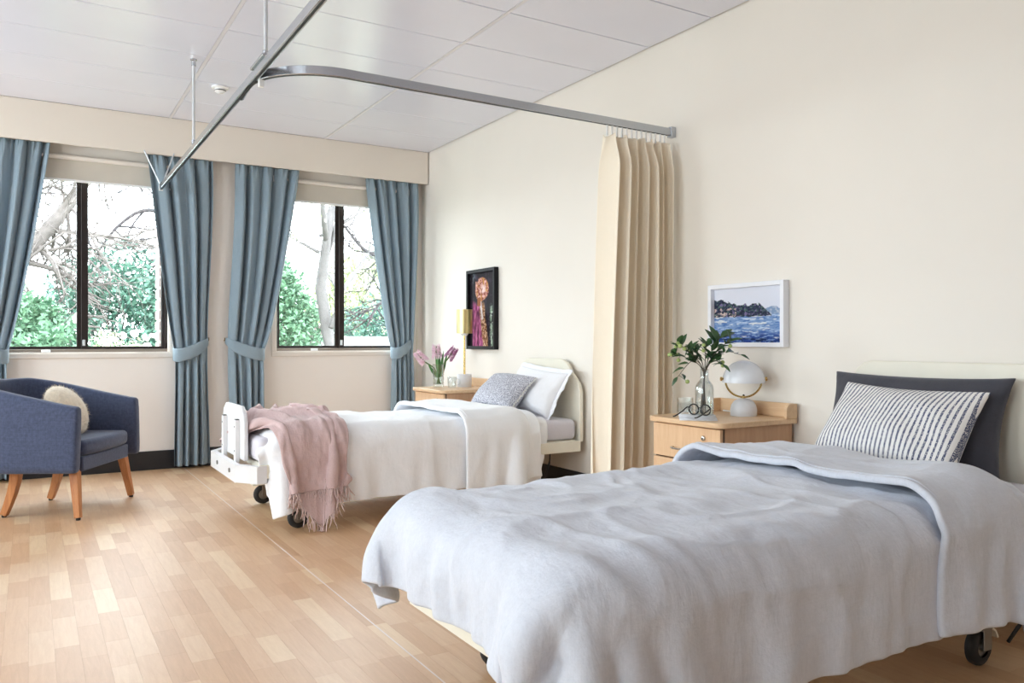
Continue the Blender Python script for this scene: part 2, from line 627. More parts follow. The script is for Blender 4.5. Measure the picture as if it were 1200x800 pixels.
# ---- windows (local: x along the wall, +y outward, z up from the sill)
def build_window(name, label, loc, rotz, w, h, split, depth=0.14):
    r = thing(name, label, 'window', loc, rotz=rotz, local=True, kind='structure')
    hw = w / 2
    t = 0.038
    a = MB()
    a.box(-hw - t, hw + t, -0.012, 0.0, -t, 0)
    a.build('sill_board', M['trim'], r, smooth=False, bevel=0.003)
    for x0, x1 in ((-hw - t, -hw), (hw, hw + t)):
        MB().box(x0, x1, -0.012, 0, 0, h).build('architrave', M['trim'], r, smooth=False, bevel=0.003)
    MB().box(-hw - t, hw + t, -0.012, 0, h, h + t).build('architrave_head', M['trim'], r, smooth=False, bevel=0.003)
    # reveal lining
    rv = MB()
    rv.box(-hw, hw, 0, 0.05, 0, 0.008)
    rv.box(-hw, -hw + 0.008, 0, 0.05, 0.008, h)
    rv.box(hw - 0.008, hw, 0, 0.05, 0.008, h)
    rv.build('reveal', M['trim'], r, smooth=False)
    fw = 0.03
    f = MB()
    f.box(-hw, -hw + fw, 0.05, 0.12, 0, h)
    f.box(hw - fw, hw, 0.05, 0.12, 0, h)
    f.box(-hw, hw, 0.05, 0.12, h - fw, h)
    f.build('window_frame', M['bronze'], r, smooth=False, bevel=0.002)
    MB().box(-hw, hw, 0.046, 0.12, 0, 0.03).build('sill_track', M['sill'], r, smooth=False, bevel=0.002)
    # sashes: fixed (left) and sliding (right), overlapping meeting stiles
    for x0, x1, y0, ml in ((-hw + fw, split + 0.0, 0.086, 'fixed'), (split - 0.01, hw - fw, 0.058, 'slide')):
        s = MB()
        sw = 0.022
        s.box(x0, x1, y0, y0 + 0.024, 0.03, 0.03 + 0.02)
        s.box(x0, x1, y0, y0 + 0.024, h - fw - 0.02, h - fw)
        s.box(x0, x0 + (sw if ml == 'fixed' else 0.045), y0, y0 + 0.024, 0.05, h - fw - 0.02)
        s.box(x1 - (sw if ml == 'slide' else 0.04), x1, y0, y0 + 0.024, 0.05, h - fw - 0.02)
        so = s.build('sash', M['bronze'], r, smooth=False, bevel=0.0015)
        MB().box(x0 + 0.015, x1 - 0.015, y0 + 0.010, y0 + 0.014, 0.04, h - fw - 0.01).build('pane', M['pane'], so, smooth=False)
    MB().box(split - 0.002, split + 0.016, 0.04, 0.058, 0.055, 0.10).build('latch', M['rod'], r, smooth=False, bevel=0.002)
    MB().box(split - 0.27, split - 0.21, 0.03, 0.046, 0.006, 0.026).build('sash_stop', M['white'], r, smooth=False, bevel=0.003)
    return r


build_window('window_1', 'wide sliding window behind the armchair with dark frame', (W1[0], 0, WZ0), 0, W1[1], WZ1 - WZ0, -2.755 - W1[0])
build_window('window_2', 'sliding window behind the far bed with dark frame', (W2[0], 0, WZ0), 0, W2[1], WZ1 - WZ0, -0.757 - W2[0])
for i, (yc, w) in enumerate(LW):
    build_window('window_%d' % (i + 3), ('left wall window nearest the curtained wall', 'middle window of the left wall', 'unseen window added to the left wall nearest the viewer for extra light')[i],
                 (LX, yc, 0.75), PI / 2, w, 1.6, 0.02, 0.2)


# ---- brick reveal outside the first window
def build_bricks():
    base = (-2.16, 0.26, 0.0)
    r = thing('brick_pier', 'pale pink brick pier outside, along the right edge of the left window', 'brick pier', base, kind='structure', local=True)
    MB().box(-0.045, 0.10, -0.11, 0.11, -0.3, 2.6).build('mortar_core', M['mortar'], r, smooth=False)
    proto = None
    for k in range(33):
        for j in range(2):
            if proto is None:
                proto = MB().box(-0.075, 0.075, -0.055, 0.055, -0.034, 0.034).build('brick', M['brick'], r, smooth=False, bevel=0.003, seg=1)
                o = proto
            else:
                o = copy_part(proto, r)
            o.location = Vector((-2.14 + random.uniform(-.002, .002), 0.203 + 0.118 * j, -0.25 + 0.0855 * k)) - Vector(base)


build_bricks()


# ================================================================== CLOTH (position based, deterministic)
def box_push(P, lo, hi, r):
    """push points out of a rounded box; returns mask of touching points"""
    lo, hi = np.array(lo, float), np.array(hi, float)
    c, e = (lo + hi) / 2, (hi - lo) / 2
    d = P - c
    q = np.abs(d) - (e - r)
    sg = np.where(d >= 0, 1.0, -1.0)
    qm = np.maximum(q, 0)
    ln = np.linalg.norm(qm, axis=-1)
    inner = q.max(-1)
    dist = ln + np.minimum(inner, 0) - r
    g = qm / np.maximum(ln, 1e-9)[..., None]
    ax = np.eye(3)[q.argmax(-1)]
    g = np.where((ln > 1e-9)[..., None], g, ax) * sg
    hit = dist < 0
    P[hit] -= g[hit] * dist[hit][:, None]
    return hit


def drape(P, du, dv, boxes, steps=120, its=8, mu=0.5, bend=0.15, bump=None, floor=0.004, damp=0.985, extra=None, pin0=None):
    """P (n,m,3) start positions, du/dv rest spacing along the axes"""
    P = P.copy()
    V = np.zeros_like(P)
    dt = 1 / 50
    dd = math.hypot(du, dv)

    def con(a, b, L, k=1.0):
        d = P[b] - P[a]
        ln = np.linalg.norm(d, axis=-1, keepdims=True)
        corr = d * ((ln - L) / np.maximum(ln, 1e-9) * 0.5 * k)
        P[a] += corr
        P[b] -= corr

    n, m = P.shape[:2]
    S = slice
    groups = []
    for o in (0, 1):
        e = o + ((n - o) // 2) * 2
        groups.append(((S(o, e, 2), S(None)), (S(o + 1, e, 2), S(None)), du, 1.0))
        e = o + ((m - o) // 2) * 2
        groups.append(((S(None), S(o, e, 2)), (S(None), S(o + 1, e, 2)), dv, 1.0))
    for o in (0, 1):
        e = o + ((n - o) // 2) * 2
        groups.append(((S(o, e, 2), S(0, m - 1)), (S(o + 1, e, 2), S(1, m)), dd, 0.35))
        groups.append(((S(o, e, 2), S(1, m)), (S(o + 1, e, 2), S(0, m - 1)), dd, 0.35))
    for o in range(4):
        ia = np.array([i for i in range(n - 2) if i % 4 in (o, (o + 1) % 4) and (i % 4) in ((0, 1) if o == 0 else (2, 3) if o == 2 else ())])
        if len(ia):
            groups.append(((ia, S(None)), (ia + 2, S(None)), 2 * du, bend))
        ja = np.array([j for j in range(m - 2) if (j % 4) in ((0, 1) if o == 0 else (2, 3) if o == 2 else ())])
        if len(ja):
            groups.append(((S(None), ja), (S(None), ja + 2), 2 * dv, bend))
    for st in range(steps):
        V[..., 2] -= 3.0 * dt
        V *= damp
        P0 = P.copy()
        P += V * dt
        for it in range(its):
            for a, b, L, k in groups:
                con(a, b, L, k)
            if pin0 is not None:
                P[pin0] = P0[pin0]
            if it % 2 == 1 or it == its - 1:
                hit = np.zeros((n, m), bool)
                if bump is not None:
                    P[..., 2] -= bump
                for lo, hi, r in boxes:
                    hit |= box_push(P, lo, hi, r)
                if bump is not None:
                    P[..., 2] += bump
                if extra is not None:
                    hit |= extra(P)
                low = P[..., 2] < floor
                P[..., 2] = np.maximum(P[..., 2], floor)
                hit |= low
                dx = P - P0
                P[hit] -= dx[hit] * np.array([mu, mu, 0]) * 0.5
        if pin0 is not None:
            P[pin0] = P0[pin0]
        V = (P - P0) / dt
        sp = np.linalg.norm(V, axis=-1, keepdims=True)
        V *= np.minimum(1, 3.0 / np.maximum(sp, 1e-6))
    return P


def nz(P, s, seed=0.0):
    flat = P.reshape(-1, 3)
    return np.array([noise.noise(Vector((p[0] * s + seed, p[1] * s, p[2] * s))) for p in flat]).reshape(P.shape[:2])


def sheet(x0, x1, y0, y1, z, du, dv, jitter=0.004, seed=0):
    n, m = int(round(abs(x1 - x0) / du)) + 1, int(round(abs(y1 - y0) / dv)) + 1
    X, Y = np.meshgrid(np.linspace(x0, x1, n), np.linspace(y0, y1, m), indexing='ij')
    r = np.random.default_rng(seed)
    Z = np.full_like(X, z) + r.normal(0, jitter, X.shape)
    return np.stack([X, Y, Z], -1)


# ================================================================== BEDS
def build_bed(name, label, yc, footboard, headkind, hw=0.42):
    base = (-1.08, yc, 0)
    r = thing(name, label, 'bed', base, 'height adjustable beds with castors')
    xf, xh = -2.09, -0.06
    for s in (-1, 1):
        y = yc + s * hw
        MB().box(xf, xh, y - 0.018, y + 0.018, 0.285, 0.355).build('side_rail', M['bedframe'], r, smooth=False, bevel=0.005)
    MB().box(xf + 0.02, xh - 0.02, yc - hw + 0.02, yc + hw - 0.02, 0.325, 0.358).build('mattress_platform', M['bedframe'], r, smooth=False, bevel=0.003)
    # bumper tray round the foot end
    k = 0.32
    out = [(-2.05, yc - hw - 0.02), (-2.10, yc - hw - 0.02), (-2.185, yc - k), (-2.185, yc + k), (-2.10, yc + hw + 0.02), (-2.05, yc + hw + 0.02)]
    inn = [(-2.05, yc + hw - 0.01), (-2.085, yc + hw - 0.01), (-2.155, yc + k - 0.02), (-2.155, yc - k + 0.02), (-2.085, yc - hw + 0.01), (-2.05, yc - hw + 0.01)]
    b = MB()
    n = 6
    vs = [(x, y, z) for z in (0.262, 0.352) for x, y in out + inn[::-1]]
    # ring wall as strips: outer, inner, top, bottom
    for i in range(n - 1):
        o0, o1 = i, i + 1
        i0, i1 = n + i, n + i + 1
        b_ = 2 * n
        b.add([vs[o0], vs[o1], vs[i1], vs[i0], vs[b_ + o0], vs[b_ + o1], vs[b_ + i1], vs[b_ + i0]],
              [(0, 1, 5, 4), (2, 3, 7, 6), (4, 5, 6, 7), (0, 3, 2, 1)])
    b.box(-2.12, -2.06, yc - hw + 0.03, yc + hw - 0.03, 0.262, 0.285)
    b.build('foot_bumper', M['bedframe'] if not footboard else M['bedwhite'], r, smooth=False)
    for yy in ((-0.2, 0.12) if footboard else ()):
        MB().lathe([(0.001, 0), (0.012, 0), (0.012, 0.006), (0.001, 0.006)], (0, 0, 0), 10,
                   mat=Matrix.Translation((-2.185, yc + yy, 0.31)) @ Matrix.Rotation(-PI / 2, 4, 'Y')).build('bumper_bolt', M['steel'], r)
    if footboard:
        w, z0, z1 = 0.27, 0.36, 0.645
        pts = [(yc - w, z0), (yc + w, z0), (yc + w, z1 - 0.085), (yc + w - 0.025, z1 - 0.035), (yc + w - 0.08, z1 - 0.004), (yc + w - 0.12, z1),
               (yc - w + 0.12, z1), (yc - w + 0.08, z1 - 0.004), (yc - w + 0.025, z1 - 0.035), (yc - w, z1 - 0.085)]
        MB().prism(pts, 'x', -2.128, -2.104).build('footboard', M['bedwhite'], r, bevel=0.006, seg=2)
        for s in (-1, 1):
            po = MB().box(-2.152, -2.128, yc + s * 0.16 - 0.022, yc + s * 0.16 + 0.022, 0.27, 0.57).build('footboard_post', M['bedwhite'], r, smooth=False, bevel=0.003)
            MB().box(-2.149, -2.131, yc + s * 0.16 - 0.018, yc + s * 0.16 + 0.018, 0.569, 0.574).build('post_cap', M['dark'], po, smooth=False)
            for zz in (0.53, 0.40):
                MB().box(-2.1535, -2.1515, yc + s * 0.16 - 0.004, yc + s * 0.16 + 0.004, zz, zz + 0.008).build('screw', M['dark'], po, smooth=False)
        MB().box(-2.15, -2.12, yc - 0.07, yc + 0.05, 0.286, 0.30).build('foot_control', M['dark'], r, smooth=False, bevel=0.004)
    if headkind == 'stepped':
        a, zt = hw + 0.005, 0.876
        half = [(a, 0.345), (a, 0.66), (a - 0.02, 0.715), (a - 0.06, 0.755), (a - 0.10, 0.785), (a - 0.118, 0.815), (a - 0.15, 0.85), (a - 0.195, zt - 0.006), (a - 0.24, zt)]
    else:
        a, zt = hw + 0.045, 0.912
        half = [(a, 0.345), (a, zt - 0.10), (a - 0.012, zt - 0.06), (a - 0.035, zt - 0.028), (a - 0.065, zt - 0.007), (a - 0.10, zt)]
    pts = [(yc + p[0], p[1]) for p in half] + [(yc - p[0], p[1]) for p in half[::-1]]
    MB().prism(pts, 'x', -0.058, -0.030).build('headboard', M['bedframe'], r, bevel=0.006, seg=2)
    # mattress
    mt = MB().box(-2.085, -0.075, yc - hw + 0.005, yc + hw - 0.005, 0.36, 0.492)
    mt.build('mattress', M['sheet'], r, bevel=0.035, seg=4, angle=180)
    # under-carriage
    for s in (-1, 1):
        MB().box(-1.95, -0.5, yc + s * 0.33 - 0.03, yc + s * 0.33 + 0.03, 0.125, 0.205).build('chassis_beam', M['bedframe'], r, smooth=False, bevel=0.004)
    for x in (-1.85, -0.62):
        MB().box(x - 0.03, x + 0.03, yc - 0.30, yc + 0.30, 0.13, 0.19).build('cross_beam', M['bedframe'], r, smooth=False, bevel=0.004)
        MB().sweep([(x, yc, 0.19), (x + 0.25, yc, 0.33)], [(-0.2, -0.015), (0.2, -0.015), (0.2, 0.015), (-0.2, 0.015)]).build('lift_arm', M['bedframe'], r, smooth=False)
    for x in (-1.87, -0.60):
        for s in (-1, 1):
            y = yc + s * 0.375
            c = MB()
            c.box(x - 0.012, x + 0.03, y - 0.026, y - 0.020, 0.05, 0.128)
            c.box(x - 0.012, x + 0.03, y + 0.020, y + 0.026, 0.05, 0.128)
            c.box(x - 0.022, x + 0.034, y - 0.027, y + 0.027, 0.112, 0.128)
            c.box(x - 0.03, x + 0.03, min(y, yc + s * 0.33), max(y, yc + s * 0.33), 0.128, 0.15)
            co = c.build('castor', M['steel'], r, smooth=False, bevel=0.002)
            rot = Matrix.Translation((x, y, 0.058)) @ Matrix.Rotation(PI / 2, 4, 'X')
            MB().lathe([(0.03, -0.017), (0.046, -0.017), (0.056, -0.011), (0.058, 0), (0.056, 0.011), (0.046, 0.017), (0.03, 0.017)], (0, 0, 0), 24, mat=rot).build('wheel', M['dark'], co, angle=60)
            MB().lathe([(0.001, -0.019), (0.012, -0.019), (0.012, -0.012), (0.031, -0.010), (0.031, 0.010), (0.012, 0.012), (0.012, 0.019), (0.001, 0.019)], (0, 0, 0), 16, mat=rot).build('hub', M['steel'], co, angle=60)
            MB().sweep([(x + 0.03, y, 0.118), (x + 0.065, y, 0.10), (x + 0.08, y, 0.075)], [(-0.018, -0.003), (0.018, -0.003), (0.018, 0.003), (-0.018, 0.003)]).build('brake_pedal', M['bedframe'], co, smooth=False)
    # hanging control lead near the head end
    MB().tube([(-0.27, yc - hw + 0.02, 0.29), (-0.272, yc - hw + 0.03, 0.22), (-0.30, yc - hw + 0.03, 0.15), (-0.34, yc - hw + 0.05, 0.08), (-0.36, yc - hw + 0.08, 0.012)], 0.006, 6).build('control_lead', M['dark'], r)
    return r


Y1, Y2 = -5.0, -2.13
build_bed('hospital_bed', 'ivory framed bed with rounded headboard nearest the viewer', Y1, False, 'round')
build_bed('hospital_bed', 'white framed bed by the window with stepped headboard and footboard', Y2, True, 'stepped')


def refine(P):
    """twice the grid, softened"""
    for ax in (0, 1):
        P = np.moveaxis(P, ax, 0)
        n = P.shape[0]
        Q = np.zeros((2 * n - 1,) + P.shape[1:])
        Q[::2] = P
        Q[1::2] = (P[:-1] + P[1:]) / 2
        Q[1:-1] = 0.25 * Q[:-2] + 0.5 * Q[1:-1] + 0.25 * Q[2:]
        P = np.moveaxis(Q, 0, ax)
    return P


def normals(P):
    n = np.cross(np.gradient(P, axis=0), np.gradient(P, axis=1))
    n /= np.maximum(np.linalg.norm(n, axis=-1, keepdims=True), 1e-9)
    return n


def creases(P, yc, hw, ztop, seed, top_amp, side_amp, du, sgn, keep_row0=False):
    """push the cloth along its normals: soft hills and creases on top, hanging folds at the sides"""
    N = normals(P) * sgn
    n, m = P.shape[:2]
    out = np.zeros((n, m))
    for i in range(n):
        for j in range(m):
            x, y, z = P[i, j]
            dr = min(1.0, max(0.0, (ztop - 0.03 - z) / 0.30))
            if abs(y - yc) <= hw:
                dr = min(1.0, dr * 1.9)        # the short drop at the foot bunches more
            a, t = i * du, j * du
            q = 0.0
            # broad hills
            q += top_amp * (1 - 0.6 * dr) * noise.noise(Vector((a * 3.1, t * 3.6, seed)))
            # creases: sharp-crested, wandering
            w = noise.noise(Vector((a * 2.0, t * 2.0, seed + 9))) * 0.5
            c1 = 1 - abs(noise.noise(Vector((a * 4.5 + w, t * 2.6 + 1.5 * w, seed + 3)))) * 5.5
            c2 = 1 - abs(noise.noise(Vector((a * 3.0 - t * 2.5 + w, t * 5.0 + a * 1.5, seed + 17)))) * 5.5
            msk = 0.5 + 0.5 * noise.noise(Vector((a * 2.2, t * 2.4, seed + 31)))
            q += top_amp * 0.85 * (max(0, c1) ** 1.5 * msk + max(0, c2) ** 1.5 * (1 - msk)) * (1 - 0.3 * dr) + top_amp * 0.22 * noise.noise(Vector((a * 16, t * 16, seed + 2)))
            # hanging folds run down the sides
            al = a if abs(y - yc) > hw else t
            q += side_amp * dr * (2.0 if abs(y - yc) <= hw else 1.0) * (noise.noise(Vector((al * 6.0, 0.6 * z, seed + 50))) + 0.5 * noise.noise(Vector((al * 13.0, z * 1.2, seed + 60))))
            out[i, j] = q
    if keep_row0:
        out[0] = 0
    return P + N * out[..., None]


# ---- duvets
def lumps(P, amp, s, seed):
    return amp * nz(P, s, seed)


def hem_tube(P_edge, r, name, mat, parent):
    MB().tube([tuple(p) for p in P_edge], r, 6).build(name, mat, parent, angle=180)


def build_duvet(name, label, yc, mat, x_foot, x_fold0, x_fold1, drop_near, drop_far, foot_hang, top, hw, boxes_extra, seed, foldtop, hemmat, rad=0.12, tamp=0.012, samp=0.035, nskew=0.10):
    base = (-1.2, yc, 0.50)
    r = thing(name, label, 'duvet', base)
    du = dv = 0.025
    y_near, y_far = yc - hw, yc + hw
    fr = max(0.0, -foot_hang)
    x_end = x_foot - max(foot_hang, 0)
    # main layer, a little longer than the bed so that it creases
    P = sheet(x_fold1 + 0.03, x_end, y_near - drop_near, y_far + drop_far, top + 0.05, du, dv, 0.006, seed)
    bump = lumps(P, 0.016, 2.6, seed * 3.1) + lumps(P, 0.007, 7.0, seed * 1.7)
    boxes = [((x_foot + 0.02, y_near - 0.04, 0.1), (0.0, y_far + 0.04, top), rad)] + boxes_extra
    P[0, :, 2] = top + 0.02
    pin = np.zeros(P.shape[:2], bool)
    pin[0] = np.abs(P[0, :, 1] - yc) < hw - 0.10
    P = drape(P, du * 1.03, dv * 1.02, boxes, 150, 10, 0.55, 0.12, bump, pin0=pin)
    P = refine(P)
    sg = 1 if normals(P)[P.shape[0] // 2, P.shape[1] // 2, 2] > 0 else -1
    P = creases(P, yc, hw, top, seed, tamp, samp, du / 2, sg)
    MB().grid(P).build('duvet_body', mat, r, subsurf=1, solid=0.014, offset=0, angle=180)
    # turned-down top layer
    F = sheet(x_fold0, x_fold1 + 0.12, y_near - drop_near - 0.04, y_far + drop_far * 0.7, foldtop + 0.06, du, dv, 0.006, seed + 5)
    bump = lumps(F, 0.016, 3.0, seed * 5.3 + 2) + lumps(F, 0.006, 8.0, seed)
    fb = [((x_foot, y_near - 0.065, 0.1), (x_fold1, y_far + 0.06, foldtop), rad + 0.02), ((x_foot, y_near + 0.02, 0.2), (0, y_far - 0.02, 0.505), 0.04)]
    skew = smoothstep(yc - 0.2, y_far + 0.2, F[0, :, 1])
    for i in range(F.shape[0]):
        F[i, :, 0] -= 0.16 * skew * (1 - i / (F.shape[0] - 1)) + (nskew * smoothstep(y_near + 0.25, y_near - 0.1, F[i, :, 1])) * (i / (F.shape[0] - 1))
    F = drape(F, du * 1.03, dv * 1.02, fb, 150, 10, 0.7, 0.12, bump)
    F = refine(F)
    sg = 1 if normals(F)[F.shape[0] // 2, F.shape[1] // 2, 2] > 0 else -1
    F = creases(F, yc, hw, foldtop, seed + 5, tamp * 0.8, samp * 0.6, du / 2, sg)
    fo = MB().grid(F).build('turned_down_flap', mat, r, subsurf=1, solid=0.022, offset=0, angle=180)
    hem_tube(F[2] + np.array([0, 0, 0.010]), 0.005, 'hem_seam', hemmat, fo)
    return r, P, F


build_duvet('linen_duvet', 'pale grey linen duvet turned down on the bed nearest the viewer', Y1, M['linen_grey'], -2.25, -1.00, -0.53,
            0.29, 0.17, 0.10, 0.548, 0.45, [], 3, 0.60, M['linen_grey'], tamp=0.017, samp=0.05)
_, DP2, DF2 = build_duvet('linen_duvet', 'white duvet turned down on the far bed under the pink throw', Y2, M['linen_white'], -2.085, -0.93, -0.43,
                          0.33, 0.30, 0.0, 0.535, 0.43, [((-2.16, Y2 - 0.28, 0.2), (-2.09, Y2 + 0.28, 0.65), 0.01)], 8, 0.575, M['linen_white'], tamp=0.009, samp=0.028, nskew=0.0)


# ---- pillows: local x = width, local y = up the pillow, local z = thickness towards the viewer
def pillow(name, label, cat, mat, a, b, h, place, seed, flange=0.0, group=None, pinch=0.07, sag=0.0, n=34, wr=0.012):
    u = np.linspace(-1, 1, n)
    U, V = np.meshgrid(u, u, indexing='ij')
    X = a * U * (1 - pinch * (1 - V ** 2) * np.abs(U))
    Y = b * V * (1 - pinch * 1.2 * (1 - U ** 2) * np.abs(V))
    prof = (np.maximum(1 - U ** 2, 0) * np.maximum(1 - V ** 2, 0)) ** 0.5
    prof = prof * (1 + sag * (-V))
    mb = MB()
    P = np.stack([X, Y, np.zeros_like(X)], -1)
    w1 = nz(P, 5.0, seed) * wr + nz(P, 12, seed + 4) * wr * 0.5
    edge = np.maximum(np.abs(U), np.abs(V))
    # radial pleats from the corners
    for s in (1, -1):
        Q = P.copy()
        Q[..., 2] = s * h * prof + w1 * smoothstep(0, 0.35, 1 - edge) + s * 0.0015
        Q[..., 2] += 0.012 * np.sin(2.2 * U + seed) * (edge ** 2)
        mb.grid(Q)
    r = mb.build(name, mat, None, subsurf=1, angle=180)
    import bmesh
    bm = bmesh.new()
    bm.from_mesh(r.data)
    bmesh.ops.remove_doubles(bm, verts=bm.verts, dist=0.0035)
    bmesh.ops.recalc_face_normals(bm, faces=bm.faces)
    bm.to_mesh(r.data)
    bm.free()
    tag(r, label, cat, group)
    r.matrix_world = place
    if flange:
        k = 28
        per = []
        for side in range(4):
            for t in np.linspace(-1, 1, k, endpoint=False):
                per.append({0: (t, -1), 1: (1, t), 2: (-t, 1), 3: (-1, -t)}[side])
        vs, fs = [], []
        for i, (uu, vv) in enumerate(per):
            x = a * uu * (1 - pinch * (1 - vv ** 2) * abs(uu))
            y = b * vv * (1 - pinch * 1.2 * (1 - uu ** 2) * abs(vv))
            z = 0.012 * math.sin(2.2 * uu + seed)
            wv = 0.006 * math.sin(i * 0.5) + 0.004 * math.sin(i * 1.3 + 1)
            ex = math.copysign(flange, uu) if abs(uu) > 0.999 else 0
            ey = math.copysign(flange, vv) if abs(vv) > 0.999 else 0
            vs += [(x * 0.97, y * 0.97, z), (x + ex * 0.5, y + ey * 0.5, z + wv * 0.5), (x + ex, y + ey, z + wv)]
        nn = len(per)
        for i in range(nn):
            j = (i + 1) % nn
            for q in range(2):
                fs.append((i * 3 + q, j * 3 + q, j * 3 + q + 1, i * 3 + q + 1))
        f = MB().add(vs, fs).build('flange', mat, None, subsurf=1, solid=0.004, offset=0, angle=180)
        f.parent = r
    return r


def lean(x, y, z, tilt, yaw=0.0, roll=0.0):
    """bottom-centre at (x,y,z); tilt back from vertical; faces -x"""
    # local x -> world -y, local y -> up, local z -> -x
    B = Matrix(((0, 0, -1, 0), (-1, 0, 0, 0), (0, 1, 0, 0), (0, 0, 0, 1)))
    return Matrix.Translation((x, y, z)) @ Matrix.Rotation(yaw, 4, 'Z') @ Matrix.Rotation(tilt, 4, 'Y') @ Matrix.Rotation(roll, 4, 'X') @ B


def up(mat, b):
    return mat @ Matrix.Translation((0, b, 0))


def striped():
    t = NT('navy_striped_linen')
    v = t.coord('Object')
    sx = t.n('ShaderNodeSeparateXYZ')
    wob = t.noise(v, 120, 2)
    t.l(v, sx.inputs[0])
    x = t.math('ADD', sx.outputs['X'], t.math('MULTIPLY', wob, 0.0022))
    fr = t.math('FRACT', t.math('MULTIPLY', x, 1 / 0.0182))
    mask = t.math('LESS_THAN', fr, 0.40)
    mx = t.n('ShaderNodeMix', data_type='RGBA')
    mx.inputs['A'].default_value = lin(236, 234, 232)
    mx.inputs['B'].default_value = lin(70, 78, 110)
    dash = t.math('GREATER_THAN', t.noise(t.coord('Object', (260, 420, 260)), 1, 1), 0.42)
    t.l(t.math('MULTIPLY', mask, dash), mx.inputs['Factor'])
    t.l(mx.outputs['Result'], t.b.inputs['Base Color'])
    t.b.inputs['Roughness'].default_value = 0.9
    t.l(t.bump(t.noise(v, 400, 2), 0.3, 0.002), t.b.inputs['Normal'])
    return t.m


M['stripe'] = striped()


def speckled():
    t = NT('speckled_grey_weave')
    v = t.coord('Object', (1, 2.2, 1))
    f = t.noise(v, 120, 2, 0.6)
    t.l(t.ramp(f, [(0.40, lin(120, 122, 136)), (0.52, lin(196, 196, 206)), (0.62, lin(226, 226, 232))]), t.b.inputs['Base Color'])
    t.b.inputs['Roughness'].default_value = 0.95
    t.l(t.bump(f, 0.6, 0.004), t.b.inputs['Normal'])
    return t.m


M['speckle'] = speckled()

pillow('pillow', 'large charcoal pillow leaning on the ivory headboard', 'pillow', M['pillow_dark'], 0.375, 0.195, 0.09,
       up(lean(-0.215, -4.87, 0.50, math.radians(16)), 0.19), 2.0, 0.0, sag=0.25, pinch=0.085)
pillow('pillow', 'blue and white striped pillow in front of the charcoal pillow', 'pillow', M['stripe'], 0.30, 0.20, 0.095,
       up(lean(-0.43, -4.90, 0.505, math.radians(37), roll=math.radians(2)), 0.195), 5.0, 0.0, sag=0.3, pinch=0.06, wr=0.016)
pillow('pillow', 'large white pillow with a flat flange on the far bed', 'pillow', M['pillow_white'], 0.29, 0.165, 0.085,
       up(lean(-0.265, -2.20, 0.515, math.radians(28), roll=math.radians(3)), 0.165), 9.0, 0.03, sag=0.3)
gp = pillow('cushion', 'speckled grey cushion with frayed edge on the white far bed', 'cushion', M['speckle'], 0.255, 0.155, 0.08,
            up(lean(-0.47, -2.08, 0.545, math.radians(44), yaw=math.radians(4), roll=math.radians(2)), 0.155), 14.0, 0.0, sag=0.3)
fm = MB()
for i in range(60):                       # frayed edge
    v = -0.95 + 1.9 * i / 59
    for s in (1,):
        x = 0.255 * s * (1 - 0.07 * (1 - v * v))
        z = 0.012 * math.sin(2.2 * s + 14)
        p = Vector((x - 0.004, 0.155 * v, z))
        q = p + Vector((s * random.uniform(0.008, 0.02), random.uniform(-0.008, 0.008), random.uniform(-0.004, 0.012)))
        fm.tube([p, (p + q) / 2 + Vector((0, 0, 0.003)), q], 0.0022, 4)
f = fm.build('frayed_edge', M['piping'], None, kind='stuff')
f.parent = gp


